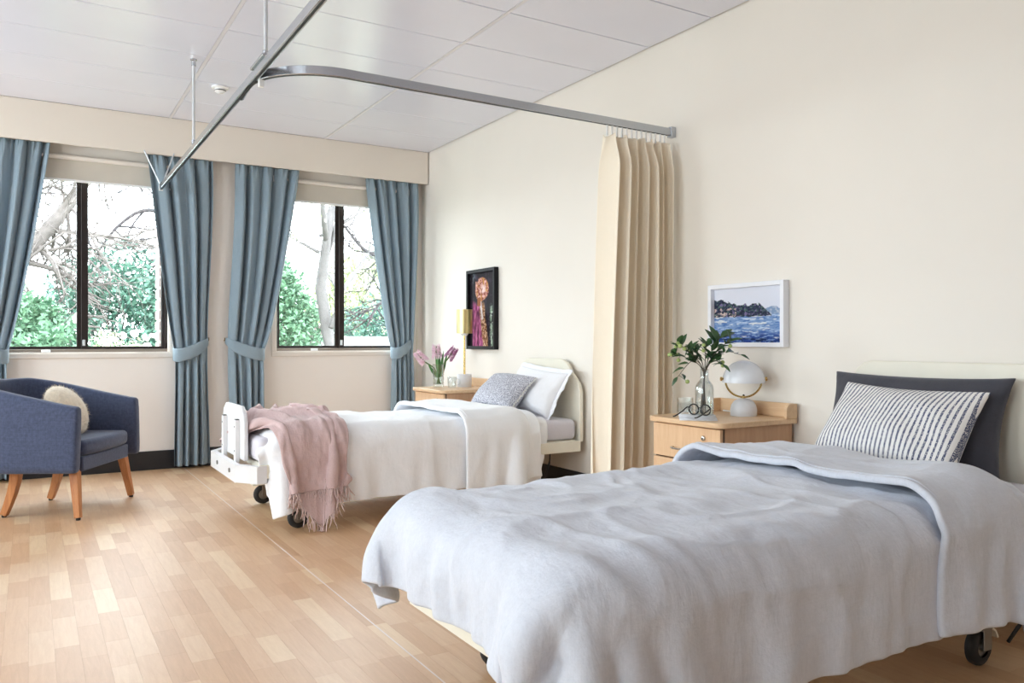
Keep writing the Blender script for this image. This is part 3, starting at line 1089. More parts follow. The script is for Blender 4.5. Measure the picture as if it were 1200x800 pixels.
# ---- pink throw over the foot of the far bed
def build_throw():
    base = (-1.85, Y2, 0.55)
    r = thing('throw_blanket', 'dusty pink fringed throw draped over the foot of the far bed', 'blanket', base)
    du = dv = 0.022
    L0, L1 = Y2 - 0.76, Y2 + 0.62
    wid = 0.92
    n, m = int(wid / du) + 1, int((L1 - L0) / dv) + 1
    uu = np.linspace(0, 1, n)
    vv = np.linspace(0, 1, m)
    U, V = np.meshgrid(uu, vv, indexing='ij')
    # gathered into loose ridges along its length, drawn in towards the head end on the near side
    near = smoothstep(0.42, 0.0, V)
    X = -2.14 + U * (0.62 - 0.06 * near) + 0.15 * near ** 2.5 * (1 - U) - 0.10 * smoothstep(0.7, 0.95, V)
    Y = L0 + (L1 - L0) * V
    Z = 0.62 + 0.05 * np.sin(2 * PI * 3.3 * U + 1.5 * np.sin(3 * V + 1) + 0.6) + 0.02 * np.sin(2 * PI * 7 * U + 4 * V)
    P = np.stack([X, Y, Z], -1)
    P += np.random.default_rng(4).normal(0, 0.003, P.shape)
    bump = lumps(P, 0.010, 4.0, 31) + lumps(P, 0.006, 11, 7)
    boxes = [((-2.085, Y2 - 0.50, 0.05), (0, Y2 + 0.49, 0.565), 0.12), ((-2.165, Y2 - 0.285, 0.2), (-2.08, Y2 + 0.285, 0.655), 0.012)]
    # rest spacing across is the gathered one; the fulness comes back as ridges below
    gx = np.linalg.norm(np.diff(X, axis=0), axis=0).mean() if False else 0.585 / (n - 1)
    P = drape(P, gx, dv, boxes, 120, 8, 0.9, 0.10, bump)
    P = refine(P)
    N = normals(P)
    N *= np.sign(N[P.shape[0] // 2, P.shape[1] // 2, 2])
    n2, m2 = P.shape[:2]
    for i in range(n2):
        for j in range(m2):
            u, v = i / (n2 - 1), j / (m2 - 1)
            onTop = float(smoothstep(0.30, 0.42, v)) * float(smoothstep(0.86, 0.78, v))
            w = 0.9 * noise.noise(Vector((u * 1.5, v * 4, 3))) + 0.25 * (v - 0.4)
            ph = (u + w * 0.32) * 4.2
            ridge = 1 - abs(((ph + 10) % 1.0) * 2 - 1)
            ridge = ridge ** 1.6
            k = 0.006 + 0.046 * onTop + 0.016 * (1 - onTop) * (0.5 + 0.5 * noise.noise(Vector((u * 5, v * 2, 8))))
            q = k * ridge + 0.009 * noise.noise(Vector((u * 9, v * 13, 1))) + 0.005 * noise.noise(Vector((u * 22, v * 30, 5)))
            P[i, j] += N[i, j] * (q + 0.004)
    body = MB().grid(P).build('throw_body', M['throw'], r, subsurf=1, solid=0.005, offset=0, angle=180)
    # second layer that slips out below the first and comes to a point
    k = 26
    e = P[:, 0]                                    # near hem of the first layer
    i0, i1 = int(n2 * 0.24), int(n2 * 0.86)
    A = e[i0:i1]
    G = np.zeros((k, len(A), 3))
    for a in range(k):
        t = a / (k - 1)
        for j in range(len(A)):
            s = j / (len(A) - 1)
            q = P[i0 + j, 5]
            depth = 0.015 + 0.19 * max(0.0, 1 - abs(s - 0.55) / 0.5)
            z0 = A[j][2] + 0.05
            G[a, j] = (A[j][0] - 0.05 * t * (s - 0.45), A[j][1] + 0.012 - 0.022 * t + 0.010 * math.sin(9 * s + 2 * t) * t, max(0.04, z0 - t * (0.05 + depth)))
    MB().grid(G).build('under_layer', M['throw'], r, subsurf=1, solid=0.005, offset=0, angle=180)
    fr = MB()
    rnd = random.Random(11)

    def tassel(p, ln):
        p = Vector(p)
        pts = [p]
        d = Vector((rnd.uniform(-.35, .35), rnd.uniform(-.25, .1), -1)).normalized()
        for q in range(4):
            d = (d + Vector((rnd.uniform(-.4, .4), rnd.uniform(-.25, .2), -0.2))).normalized()
            nx = pts[-1] + d * ln / 4
            nx.z = max(nx.z, 0.006)
            pts.append(nx)
        fr.tube(pts, [0.0035, 0.003, 0.0032, 0.0026, 0.0016], 5)

    for row, ln in ((e, 0.075), (G[-1], 0.075)):
        acc = 0
        for j in range(0, len(row) - 1):
            for q in (0.0,):
                tassel(row[j] * (1 - q) + row[j + 1] * q, ln * rnd.uniform(0.7, 1.2))
    fr.build('fringe', M['fringe'], r, angle=180, kind='stuff')


build_throw()


# ================================================================== CURTAINS, BLINDS, TRACKS
def pl(z, knots):
    zs = [k[0] for k in knots]
    return np.interp(z, zs, [k[1] for k in knots])


def blue_curtain(label, left, right, hook, seed, tie_z=(0.845, 0.945)):
    """left/right: edge x at (bottom, tie, top); hook: 'l' or 'r' side tied to the wall"""
    xt = left[2] if hook == 'l' else right[2]
    base = ((left[0] + right[0]) / 2, -0.085, 0.02)
    r = thing('blue_curtain', label, 'curtain', base, 'blue curtains tied back beside the windows')
    nu, nv = 132, 64
    z0, zt, z1 = 0.022, 0.90, 2.425
    zz = np.concatenate([np.linspace(z0, 0.80, 18, endpoint=False), np.linspace(0.80, 1.0, 12, endpoint=False), np.linspace(1.0, z1, nv - 30)])
    u = np.linspace(0, 1, nu)
    rnd = random.Random(seed)
    nf = 4.6
    ph = rnd.uniform(0, 6)
    P = np.zeros((nv, nu, 3))
    for k, z in enumerate(zz):
        def edge(e, free):
            if z <= zt:
                t = smoothstep(z0, zt, z)
                return e[0] + (e[1] - e[0]) * t
            t = (z - zt) / (z1 - zt)
            t2 = t ** 0.8 if free else float(smoothstep(0, 0.85, t))
            return e[1] + (e[2] - e[1]) * t2
        xl, xr = edge(left, hook == 'r'), edge(right, hook == 'l')
        near_tie = math.exp(-((z - zt) / 0.10) ** 2)
        amp = 0.036 * (1 - 0.62 * near_tie) * (0.75 + 0.25 * min(1, abs(z - zt) / 0.5))
        warp = 0.05 * math.sin(1.7 * z + seed)
        s = u + warp * np.sin(PI * u)
        w = np.sin(2 * PI * nf * s + ph) + 0.35 * np.sin(2 * PI * nf * 1.63 * s + 2 * ph + 0.5 * z) + 0.25 * np.sin(2 * PI * 2.1 * s + seed + 0.9 * z)
        top = float(smoothstep(2.28, 2.42, z))
        w = w * (1 - 0.45 * top) + 0.5 * top * np.sign(np.sin(2 * PI * 13 * s))*0.4
        P[k, :, 0] = xl + (xr - xl) * (u + 0.012 * np.cos(2 * PI * nf * s + ph))
        P[k, :, 1] = -0.083 + amp * w
        P[k, :, 2] = z
    P[..., 1] = np.clip(P[..., 1], -0.139, -0.016)
    MB().grid(P).build('curtain_cloth', M['blue_curtain'], r, subsurf=1, solid=0.003, offset=0, angle=180)
    # tie-back band from the wall hook round the front
    xa, xb = left[1], right[1]
    if hook == 'l':
        pts = [(xa - 0.012, -0.02, 1.0), (xa + 0.0, -0.075, 0.985), (xa + 0.06, -0.125, 0.945), ((xa + xb) / 2 + 0.03, -0.146, 0.905), (xb - 0.02, -0.135, 0.885), (xb + 0.012, -0.085, 0.893), (xb - 0.015, -0.03, 0.91), ((xa + xb) / 2, -0.014, 0.95), (xa, -0.014, 0.99)]
        hx = xa - 0.015
    else:
        pts = [(xb + 0.012, -0.02, 1.0), (xb + 0.0, -0.075, 0.985), (xb - 0.06, -0.125, 0.945), ((xa + xb) / 2 - 0.03, -0.146, 0.905), (xa + 0.02, -0.135, 0.885), (xa - 0.012, -0.085, 0.893), (xa + 0.015, -0.03, 0.91), ((xa + xb) / 2, -0.014, 0.95), (xb, -0.014, 0.99)]
        hx = xb + 0.015
    fine = []
    for i in range(len(pts) - 1):
        for q in range(4):
            a, b, c, d = (Vector(pts[max(0, min(len(pts) - 1, i + o))]) for o in (-1, 0, 1, 2))
            t = q / 4
            fine.append(0.5 * ((2 * b) + (c - a) * t + (2 * a - 5 * b + 4 * c - d) * t * t + (3 * b - a - 3 * c + d) * t ** 3))
    fine.append(Vector(pts[-1]))
    n = len(fine)
    G = np.zeros((n, 6, 3))
    for i, p in enumerate(fine):
        hh = 0.105 * min(1.0, 0.35 + 2.6 * min(i, n - 1 - i) / n)
        for j in range(6):
            v = j / 5 - 0.5
            G[i, j] = (p.x, max(-0.152, p.y - 0.004 * math.cos(v * 3)), p.z + v * hh)
    MB().grid(G).build('tie_back', M['blue_curtain'], r, subsurf=1, solid=0.005, offset=0, angle=180)
    MB().tube([(hx, 0.0, 1.0), (hx, -0.03, 1.0), (hx, -0.035, 1.012), (hx, -0.03, 1.02)], 0.005, 6).build('tie_hook', M['hook'], r)
    return r


blue_curtain('blue grey curtain at the left edge, behind the armchair', (-3.45, -3.44, -3.43), (-3.235, -3.235, -2.965), 'l', 1)
blue_curtain('blue grey curtain tied to the right of the left window', (-2.142, -2.133, -2.335), (-1.868, -1.890, -1.845), 'r', 2)
blue_curtain('blue grey curtain tied to the left of the right window', (-1.700, -1.735, -1.680), (-1.462, -1.462, -1.165), 'l', 3)
blue_curtain('blue grey curtain tied beside the corner and far cabinet', (-0.333, -0.327, -0.575), (-0.135, -0.132, -0.082), 'r', 4)

for i, (xc, w) in enumerate((W1, W2)):
    nm = ('left window', 'right window')[i]
    r = thing('roller_blind', 'beige roller blind pulled a little way down over the ' + nm, 'blind', (xc, -0.03, 2.175), 'roller blinds')
    hw = w / 2 + 0.03
    MB().box(xc - hw + 0.01, xc + hw - 0.01, -0.026, -0.022, 2.18, 2.345).build('blind_fabric', M['blind'], r, smooth=False)
    MB().box(xc - hw + 0.01, xc + hw - 0.01, -0.033, -0.017, 2.168, 2.186).build('bottom_bar', M['white'], r, smooth=False, bevel=0.004)
    MB().tube([(xc - hw, -0.034, 2.345), (xc + hw, -0.034, 2.345)], 0.019, 16).build('roller_tube', M['trim'], r, angle=60)
    for s in (-1, 1):
        MB().box(xc + s * hw - 0.003, xc + s * hw + 0.003, -0.056, 0, 2.318, 2.368).build('bracket', M['white'], r, smooth=False)
    t = thing('curtain_track', 'ivory curtain track under the pelmet above the ' + nm, 'curtain track', (xc, -0.085, 2.42), 'curtain tracks')
    hw = w / 2 + 0.36 if i == 0 else w / 2 + 0.10
    xl = xc - w / 2 - 0.36
    MB().box(xl, xc + (hw if i == 0 else hw), -0.096, -0.074, 2.43, 2.455).build('track_rail', M['track'], t, smooth=False, bevel=0.003)
    for k in range(3):
        x = xl + 0.1 + k * 0.7
        MB().box(x, x + 0.025, -0.09, 0, 2.455, 2.46).build('track_bracket', M['white'], t, smooth=False)
MB().tube([(-0.062, -0.03, 0.62), (-0.062, -0.03, 2.43), (-0.085, -0.08, 2.44)], 0.003, 6).build('pull_cord', M['track'], t)


# ---- ceiling hung cubicle rail
def build_rail():
    x, z0, z1 = -2.245, 2.141, 2.181
    yj, rad = -3.03, 0.34
    r = thing('cubicle_curtain_rail', 'silver ceiling hung rail with a curved branch to the wall', 'curtain rail', (x, -3.2, 2.16))
    hw = 0.0125
    prof = [(-hw, z0 - 2.161), (hw, z0 - 2.161), (hw, z1 - 2.161), (-hw, z1 - 2.161)]
    MB().box(x - hw, x + hw, RY0 + 0.01, -0.185, z0, z1).build('straight_rail', M['alu'], r, smooth=False, bevel=0.003)
    MB().box(x - 0.005, x + 0.005, RY0 + 0.02, -0.19, z0 - 0.0012, z0).build('straight_slot', M['slot'], r, smooth=False)
    cx, cy = x + rad, yj
    pts = [(x + 0.012, yj + 0.22, 2.161), (x + 0.004, yj + 0.10, 2.161)] + [(cx - rad * math.cos(a), cy - rad * math.sin(a), 2.161) for a in [PI / 2 * i / 18 for i in range(19)]]
    pts += [(cx + 0.3, cy - rad, 2.161), (cx + 1.0, cy - rad, 2.161), (-0.035, cy - rad, 2.161)]
    MB().sweep(pts, prof).build('curved_rail', M['alu'], r, smooth=True, bevel=0.003)
    MB().sweep([Vector(p) + Vector((0, 0, -0.0205)) for p in pts], [(-0.005, -0.0006), (0.005, -0.0006), (0.005, 0.0006), (-0.005, 0.0006)]).build('curved_slot', M['slot'], r, smooth=False)
    MB().box(-0.035, -0.001, cy - rad - 0.018, cy - rad + 0.018, 2.132, 2.19).build('wall_bracket', M['alu'], r, smooth=False, bevel=0.003)
    MB().box(x - 0.014, x + 0.014, -0.187, -0.172, z0 - 0.006, z1 + 0.002).build('end_cap', M['white'], r, smooth=False, bevel=0.002)
    MB().box(x - 0.022, x + 0.022, -3.36, -3.14, z1, z1 + 0.012).build('joiner_plate', M['alu'], r, smooth=False, bevel=0.003)
    MB().box(x + 0.012, x + 0.034, -3.17, -3.145, z0 - 0.03, z1).build('joiner_clip', M['white'], r, smooth=False, bevel=0.003)
    for y in (-1.60, -3.33, -5.4, -7.6):
        h = MB().tube([(x, y, z1), (x, y, H)], 0.0085, 10).build('hanger_rod', M['rod'], r)
        MB().lathe([(0.001, 0), (0.02, 0), (0.02, -0.006), (0.013, -0.012), (0.013, -0.04), (0.001, -0.04)], (x, y, H), 14).build('ceiling_boss', M['alu'], h)
        MB().lathe([(0.001, 0), (0.013, 0), (0.013, 0.03), (0.001, 0.03)], (x, y, z1), 14).build('rail_boss', M['alu'], h)
    for s, xx in ((-1, -2.36), (1, -2.15)):
        MB().tube([(x + s * 0.008, -0.20, z1), (xx, -0.168, 2.43)], 0.0055, 8).build('brace_rod', M['rod'], r)
    return cy - rad


RAIL_Y = build_rail()

# ---- smoke detector
r = thing('smoke_detector', 'small round white smoke detector on the ceiling', 'smoke detector', (-2.0, -1.13, H))
MB().lathe([(0.001, 0), (0.055, 0), (0.055, -0.010), (0.05, -0.014), (0.036, -0.014), (0.034, -0.020), (0.036, -0.03), (0.026, -0.038), (0.001, -0.040)], (-2.0, -1.13, H), 28).build('detector_body', M['white'], r, angle=50)
MB().lathe([(0.0345, -0.0205), (0.0365, -0.024), (0.0355, -0.028), (0.0335, -0.0245)], (-2.0, -1.13, H), 28).build('detector_vent', M['slot'], r)


# ---- cream cubicle curtain gathered by the wall
def build_cream():
    r = thing('cubicle_curtain', 'cream cubicle curtain gathered against the wall', 'curtain', (-0.28, RAIL_Y, 0.22))
    nu, nv = 220, 46
    z0, z1 = 0.22, 2.10
    u = np.linspace(0, 1, nu)
    P = np.zeros((nv, nu, 3))
    for k in range(nv):
        t = k / (nv - 1)
        z = z0 + (z1 - z0) * t
        xl, xr = -0.545 + 0.065 * t ** 1.3, -0.055 + 0.01 * t
        s = u + 0.02 * np.sin(2 * PI * u + 2.0 * t)
        nf = 7.0
        w = np.sin(2 * PI * nf * s) + 0.22 * np.sin(2 * PI * 2 * nf * s + 1 + t) + 0.25 * np.sin(2 * PI * 2.3 * s + 0.8 + 1.2 * t)
        top = float(smoothstep(0.90, 1.0, t))
        amp = 0.062 * (1 - 0.55 * top)
        pin = np.sin(2 * PI * 12 * s + 0.5)
        P[k, :, 0] = xl + (xr - xl) * (u + 0.016 * np.sin(4 * PI * nf * s))
        P[k, :, 1] = RAIL_Y + amp * w + 0.012 * top * pin
        P[k, :, 2] = z - (0.009 * (1 - pin) * top)
    MB().grid(P).build('curtain_cloth', M['cream_curtain'], r, subsurf=1, solid=0.003, offset=0, angle=180)
    for k in range(13):
        f = (k + 0.25) / 13
        x = -0.48 + 0.435 * f
        MB().box(x - 0.004, x + 0.004, RAIL_Y - 0.004, RAIL_Y + 0.004, 2.085, 2.1395).build('glider_hook', M['white'], r, smooth=False)


build_cream()


# ================================================================== ARMCHAIR
def build_chair():
    r = thing('armchair', 'navy tweed tub armchair with oak legs by the window', 'armchair', (-2.965, -1.255, 0), rotz=math.radians(-28.8), local=True)
    W, XF, XB, TH = 0.355, 0.315, -0.335, 0.072
    path = []
    ns = 12
    for i in range(ns):
        path.append((XF + (-0.02 - XF) * i / ns, -W))
    na = 34
    for i in range(na + 1):
        a = -PI / 2 + PI * i / na
        ca, sa = math.cos(a), math.sin(a)
        e = 0.78
        path.append((-0.02 + (XB + 0.02) * abs(ca) ** e, W * math.copysign(abs(sa) ** e, sa)))
    for i in range(1, ns + 1):
        path.append((-0.02 + (XF + 0.02) * i / ns, W))
    n = len(path)
    ring = []
    for i, (x, y) in enumerate(path):
        x0, y0 = path[max(i - 1, 0)]
        x1, y1 = path[min(i + 1, n - 1)]
        tx, ty = x1 - x0, y1 - y0
        ln = math.hypot(tx, ty)
        nx, ny = ty / ln, -tx / ln           # outward
        back = smoothstep(0.30, -0.22, x) if False else float(np.clip((0.315 - x) / 0.60, 0, 1))
        zt = 0.632 + 0.135 * back ** 1.1
        flare = 0.028
        zb = 0.268
        pr = []
        def at(o, z):
            f = flare * (z - zb) / 0.45
            return (x + nx * (f - o), y + ny * (f - o), z)
        pr.append(at(0.012, zb))
        pr.append(at(0.0, zb + 0.01))
        pr.append(at(0.0, (zb + zt) / 2))
        pr.append(at(0.0, zt - 0.022))
        pr.append(at(0.008, zt - 0.006))
        pr.append(at(0.024, zt))
        pr.append(at(TH - 0.024, zt))
        pr.append(at(TH - 0.008, zt - 0.006))
        pr.append(at(TH, zt - 0.022))
        pr.append(at(TH, (zb + zt) / 2))
        pr.append(at(TH, zb + 0.01))
        pr.append(at(TH - 0.012, zb))
        ring.append(pr)
    k = len(ring[0])
    vs = [p for pr in ring for p in pr]
    fs = []
    for i in range(n - 1):
        for j in range(k):
            a, b = i * k + j, i * k + (j + 1) % k
            fs.append((a, b, b + k, a + k))
    # rounded arm fronts
    for end, i in ((0, 0), (1, n - 1)):
        o = len(vs)
        src = ring[i]
        cx = sum(p[0] for p in src) / k
        cy = sum(p[1] for p in src) / k
        cz = sum(p[2] for p in src) / k
        inner = [(p[0] + 0.012, cy + (p[1] - cy) * 0.8, cz + (p[2] - cz) * 0.975) for p in src]
        vs += inner
        for j in range(k):
            fs.append((i * k + j, i * k + (j + 1) % k, o + (j + 1) % k, o + j))
        fs.append(tuple(o + j for j in range(k)))
    MB().add(vs, fs).build('tub_back', M['chair'], r, subsurf=1, angle=180)
    # seat base with front rail
    iw = W - TH + 0.006
    poly = [(XF - 0.012, -iw), (XF - 0.012, iw)]
    inner = []
    for i in range(17):
        a = PI / 2 - PI * i / 16
        inner.append((-0.05 - 0.215 * abs(math.cos(a)) ** 0.8, iw * 0.985 * math.copysign(abs(math.sin(a)) ** 0.8, math.sin(a))))
    MB().prism(poly + inner, 'z', 0.262, 0.345).build('seat_base', M['chair'], r, smooth=True, bevel=0.008)
    cush = [(XF - 0.008, -iw + 0.006), (XF + 0.008, -iw * 0.5), (XF + 0.012, 0), (XF + 0.008, iw * 0.5), (XF - 0.008, iw - 0.006)] + inner
    MB().prism(cush, 'z', 0.347, 0.435).build('seat_cushion', M['chair'], r, smooth=True, bevel=0.028, seg=4, angle=50)
    for x, y, dx, dy, t0 in ((0.262, -0.296, 0.038, -0.04, 0.024), (0.262, 0.296, 0.038, 0.04, 0.024), (-0.09, -0.235, -0.065, -0.01, 0.026), (-0.09, 0.235, -0.065, 0.01, 0.026)):
        pts, sc = [], []
        for q in range(5):
            t = q / 4
            b = t ** (1.6 if dx < 0 else 1.0)
            pts.append((x + dx * b, y + dy * b, 0.27 - 0.258 * t))
            sc.append(t0 * (1 - 0.32 * t))
        lg = MB().sweep(pts, [(-1, -1), (1, -1), (1, 1), (-1, 1)], up=(1, 0, 0), scales=sc).build('leg', M['leg'], r, smooth=False, bevel=0.003)
        g = MB().lathe([(0.001, 0), (0.012, 0), (0.013, 0.014), (0.001, 0.014)], (x + dx, y + dy, 0), 12).build('glide', M['dark'], lg)
    return r


CH = build_chair()
# round fluffy cushion on the seat
cm = MB()
P = []
nn, mm = 40, 26
for i in range(nn + 1):
    row = []
    for j in range(mm + 1):
        a, b = 2 * PI * i / nn, PI * j / mm
        d = Vector((math.sin(b) * math.cos(a), math.sin(b) * math.sin(a), math.cos(b)))
        rr = 1 + 0.03 * noise.noise(d * 4) + 0.012 * noise.noise(d * 14)
        p = Vector((d.x * 0.164 * rr, d.y * 0.164 * rr, math.copysign(abs(d.z) ** 1.15, d.z) * 0.088 * rr * (1 - 0.08 * math.exp(-((d.x ** 2 + d.y ** 2) / 0.02)))))
        row.append(p)
    P.append(row)
G = np.array([[tuple(p) for p in row] for row in P])
o = cm.grid(G).build('round_cushion', M['fluff'], subsurf=1, angle=180)
tag(o, 'round oatmeal fluffy cushion in the navy armchair', 'cushion')
fwd = Vector((math.cos(math.radians(-28.8)), math.sin(math.radians(-28.8)), 0))
side = Vector((-fwd.y, fwd.x, 0))
o.matrix_world = Matrix.Translation(Vector((-2.965, -1.255, 0.575)) + fwd * 0.045 + side * 0.04) @ Matrix.Rotation(math.radians(-28.8), 4, 'Z') @ Matrix.Rotation(math.radians(62), 4, 'Y')
fz = MB()
rr = np.random.default_rng(2)
for i in range(2600):
    d = rr.normal(size=3)
    d /= np.linalg.norm(d)
    b = np.array([d[0] * 0.164, d[1] * 0.164, np.sign(d[2]) * abs(d[2]) ** 1.15 * 0.088])
    t = b + d * 0.010 + rr.normal(size=3) * 0.006
    s = np.cross(d, rr.normal(size=3))
    s = s / np.linalg.norm(s) * 0.0009
    fz.add([b - s, b + s, t], [(0, 1, 2)])
f = fz.build('wool_pile', M['fluff'], None, smooth=False, kind='stuff')
f.parent = o


# ================================================================== BEDSIDE CABINETS
CZ = 0.633


def build_cabinet(name, label, y0, y1, lead):
    """front faces -x; y0 = viewer's side"""
    yc = (y0 + y1) / 2
    r = thing(name, label, 'bedside cabinet', (-0.26, yc, 0), 'pale beech bedside cabinets')
    xf, xb = -0.52, -0.016
    # carcass
    MB().box(xf + 0.05, xb - 0.01, y0 + 0.022, y1 - 0.022, 0.06, CZ - 0.024).build('carcass', M['beech_shaded'], r, smooth=False, bevel=0.003)
    MB().box(xf + 0.048, xf + 0.054, y0 + 0.022, y1 - 0.022, 0.06, CZ - 0.026).build('shadow_gap', M['gap'], r, smooth=False)
    # top with rounded front corners
    c = 0.05
    pts = [(xb, y0), (xb, y1), (xf + c, y1)]
    pts += [(xf + c - c * math.sin(a), y1 - c + c * math.cos(a)) for a in [PI / 2 * i / 6 for i in range(1, 7)]]
    pts += [(xf + c - c * math.cos(a), y0 + c - c * math.sin(a)) for a in [PI / 2 * i / 6 for i in range(0, 7)]]
    MB().prism(pts, 'z', CZ - 0.025, CZ).build('cabinet_top', M['beech_top'], r, bevel=0.004)
    # upstand along the wall with a rounded return at each end
    up_ = []
    for s, e in ((1, y0), (-1, y1)):
        pts = [(xb - 0.075, CZ), (xb, CZ), (xb, CZ + 0.068), (xb - 0.045, CZ + 0.068)] + [(xb - 0.045 - 0.03 * math.sin(a), CZ + 0.038 + 0.03 * math.cos(a)) for a in [PI / 2 * i / 5 for i in range(1, 6)]]
        MB().prism(pts, 'y', min(e, e + s * 0.016), max(e, e + s * 0.016)).build('gallery_end', M['beech_top'], r, smooth=False, bevel=0.003)
    MB().box(xb - 0.016, xb, y0 + 0.016, y1 - 0.016, CZ, CZ + 0.068).build('gallery_back', M['beech_top'], r, smooth=False, bevel=0.004)
    # drawer and door fronts
    zt = CZ - 0.032
    fronts = (('drawer', zt - 0.155, zt), ('door', 0.08, zt - 0.162))
    for nm, za, zb in fronts:
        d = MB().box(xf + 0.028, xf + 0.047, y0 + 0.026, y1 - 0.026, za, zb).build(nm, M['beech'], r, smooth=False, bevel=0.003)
        zh = (za + zb) / 2 - 0.028 if nm == 'drawer' else zb - 0.06
        ym = yc + 0.03
        hd = [(xf + 0.03, ym - 0.05, zh), (xf + 0.012, ym - 0.046, zh), (xf + 0.006, ym - 0.03, zh - 0.002), (xf + 0.004, ym, zh - 0.003), (xf + 0.006, ym + 0.03, zh - 0.002), (xf + 0.012, ym + 0.046, zh), (xf + 0.03, ym + 0.05, zh)]
        MB().sweep(hd, [(-0.005, -0.004), (0.005, -0.004), (0.005, 0.004), (-0.005, 0.004)]).build('handle', M['chrome'], d, bevel=0.0015)
        if nm == 'drawer':
            lk = Matrix.Translation((xf + 0.028, y0 + 0.125, zb - 0.045)) @ Matrix.Rotation(-PI / 2, 4, 'Y')
            MB().lathe([(0.001, 0), (0.012, 0), (0.012, 0.006), (0.009, 0.009), (0.001, 0.009)], (0, 0, 0), 18, mat=lk).build('lock', M['chrome'], d, angle=50)
            MB().lathe([(0.0005, 0.009), (0.004, 0.009), (0.004, 0.0095), (0.0005, 0.0095)], (0, 0, 0), 10, mat=lk).build('keyhole', M['black'], d)
    MB().box(xf + 0.07, xb - 0.02, y0 + 0.035, y1 - 0.035, 0.0, 0.06).build('plinth', M['gap'], r, smooth=False)
    return r


build_cabinet('bedside_cabinet', 'pale beech bedside cabinet between the cream curtain and near bed', -4.225, -3.735, 0)
build_cabinet('bedside_cabinet', 'pale beech bedside cabinet in the corner behind the far bed', -1.475, -0.925, 0)


# ---- white dome lamp
def dome_lamp():
    cx, cy = -0.135, -4.005
    r = thing('dome_lamp', 'white dome lamp with brass ring on the near cabinet', 'table lamp', (cx, cy, CZ), local=True)
    ang = math.radians(-31)            # ring lies across the view of the bedside
    rot = Matrix.Rotation(ang, 4, 'Z')
    MB().lathe([(0.001, 0), (0.061, 0), (0.063, 0.004), (0.063, 0.03), (0.058, 0.052), (0.046, 0.07), (0.028, 0.081), (0.010, 0.085), (0.001, 0.085)], (0, 0, 0), 40).build('stone_base', M['stone'], r, angle=60)
    zc, R = 0.166, 0.088
    ring = [rot @ Vector((R * math.cos(a), 0, zc + 0.006 + (R - 0.006) * math.sin(a))) for a in [PI + PI * i / 24 for i in range(25)]]
    MB().tube(ring, 0.0048, 10).build('brass_ring', M['brass'], r, angle=180)
    MB().tube([(0, 0, 0.082), (0, 0, 0.096)], 0.008, 12).build('brass_neck', M['brass'], r, angle=60)
    MB().sphere((0, 0, 0.098), 0.0055, 10, 8).build('brass_pin', M['black'], r)
    RR = 0.100
    pr = [(RR, -0.006), (RR, 0.0)] + [(RR * math.cos(a), RR * 1.02 * math.sin(a)) for a in [PI / 2 * i / 14 for i in range(1, 15)]]
    pr[-1] = (0.001, pr[-1][1])
    inn = [(max(0.001, x - 0.003), z - (0.003 if z > 0.01 else 0)) for x, z in pr[::-1]]
    MB().lathe(pr + inn + [(RR, -0.006)], (0, 0, zc), 48).build('dome_shade', M['lampwhite'], r, angle=60)
    for s in (-1, 1):
        k = Matrix.Translation((0, 0, zc + 0.012)) @ rot @ Matrix.Translation((s * (RR - 0.002), 0, 0)) @ Matrix.Rotation(s * PI / 2, 4, 'Y')
        MB().lathe([(0.001, -0.004), (0.007, -0.004), (0.007, 0.006), (0.0095, 0.008), (0.0095, 0.015), (0.001, 0.016)], (0, 0, 0), 16, mat=k).build('brass_knob', M['brass'], r, angle=50)
    MB().lathe([(0.001, -0.02), (0.012, -0.02), (0.017, -0.005), (0.017, 0.012), (0.012, 0.03), (0.001, 0.04)], (0, 0, zc + 0.02), 16).build('bulb', M['white'], r, angle=60)
    MB().tube([(0.05, 0.03, 0.008), (0.075, 0.05, 0.006), (0.085, 0.10, 0.006), (0.080, 0.16, 0.006), (0.085, 0.215, 0.006)], 0.0035, 6).build('cord', M['white'], r)


dome_lamp()


# ---- tall slim lamp on the far cabinet
def slim_lamp():
    cx, cy = -0.150, -1.13
    r = thing('slim_lamp', 'slim brass lamp with champagne shade beside the dark portrait', 'table lamp', (cx, cy, CZ), local=True)
    MB().lathe([(0.001, 0), (0.056, 0), (0.058, 0.003), (0.058, 0.097), (0.055, 0.10), (0.001, 0.10)], (0, 0, 0), 40).build('stone_base', M['stone'], r, angle=50)
    MB().tube([(0, 0, 0.10), (0, 0, 0.425)], 0.0085, 14).build('brass_stem', M['brass'], r, angle=60)
    MB().lathe([(0.001, 0.405), (0.022, 0.405), (0.03, 0.42), (0.03, 0.425), (0.001, 0.428)], (0, 0, 0), 24).build('shade_holder', M['white'], r, angle=50)
    MB().lathe([(0.060, 0.423), (0.063, 0.423), (0.063, 0.612), (0.060, 0.612), (0.060, 0.423)], (0, 0, 0), 40).build('metal_shade', M['brass_pale'], r, angle=50)
    MB().lathe([(0.001, 0.428), (0.014, 0.43), (0.022, 0.46), (0.028, 0.49), (0.018, 0.52), (0.001, 0.525)], (0, 0, 0), 16).build('bulb', M['white'], r, angle=80)


slim_lamp()


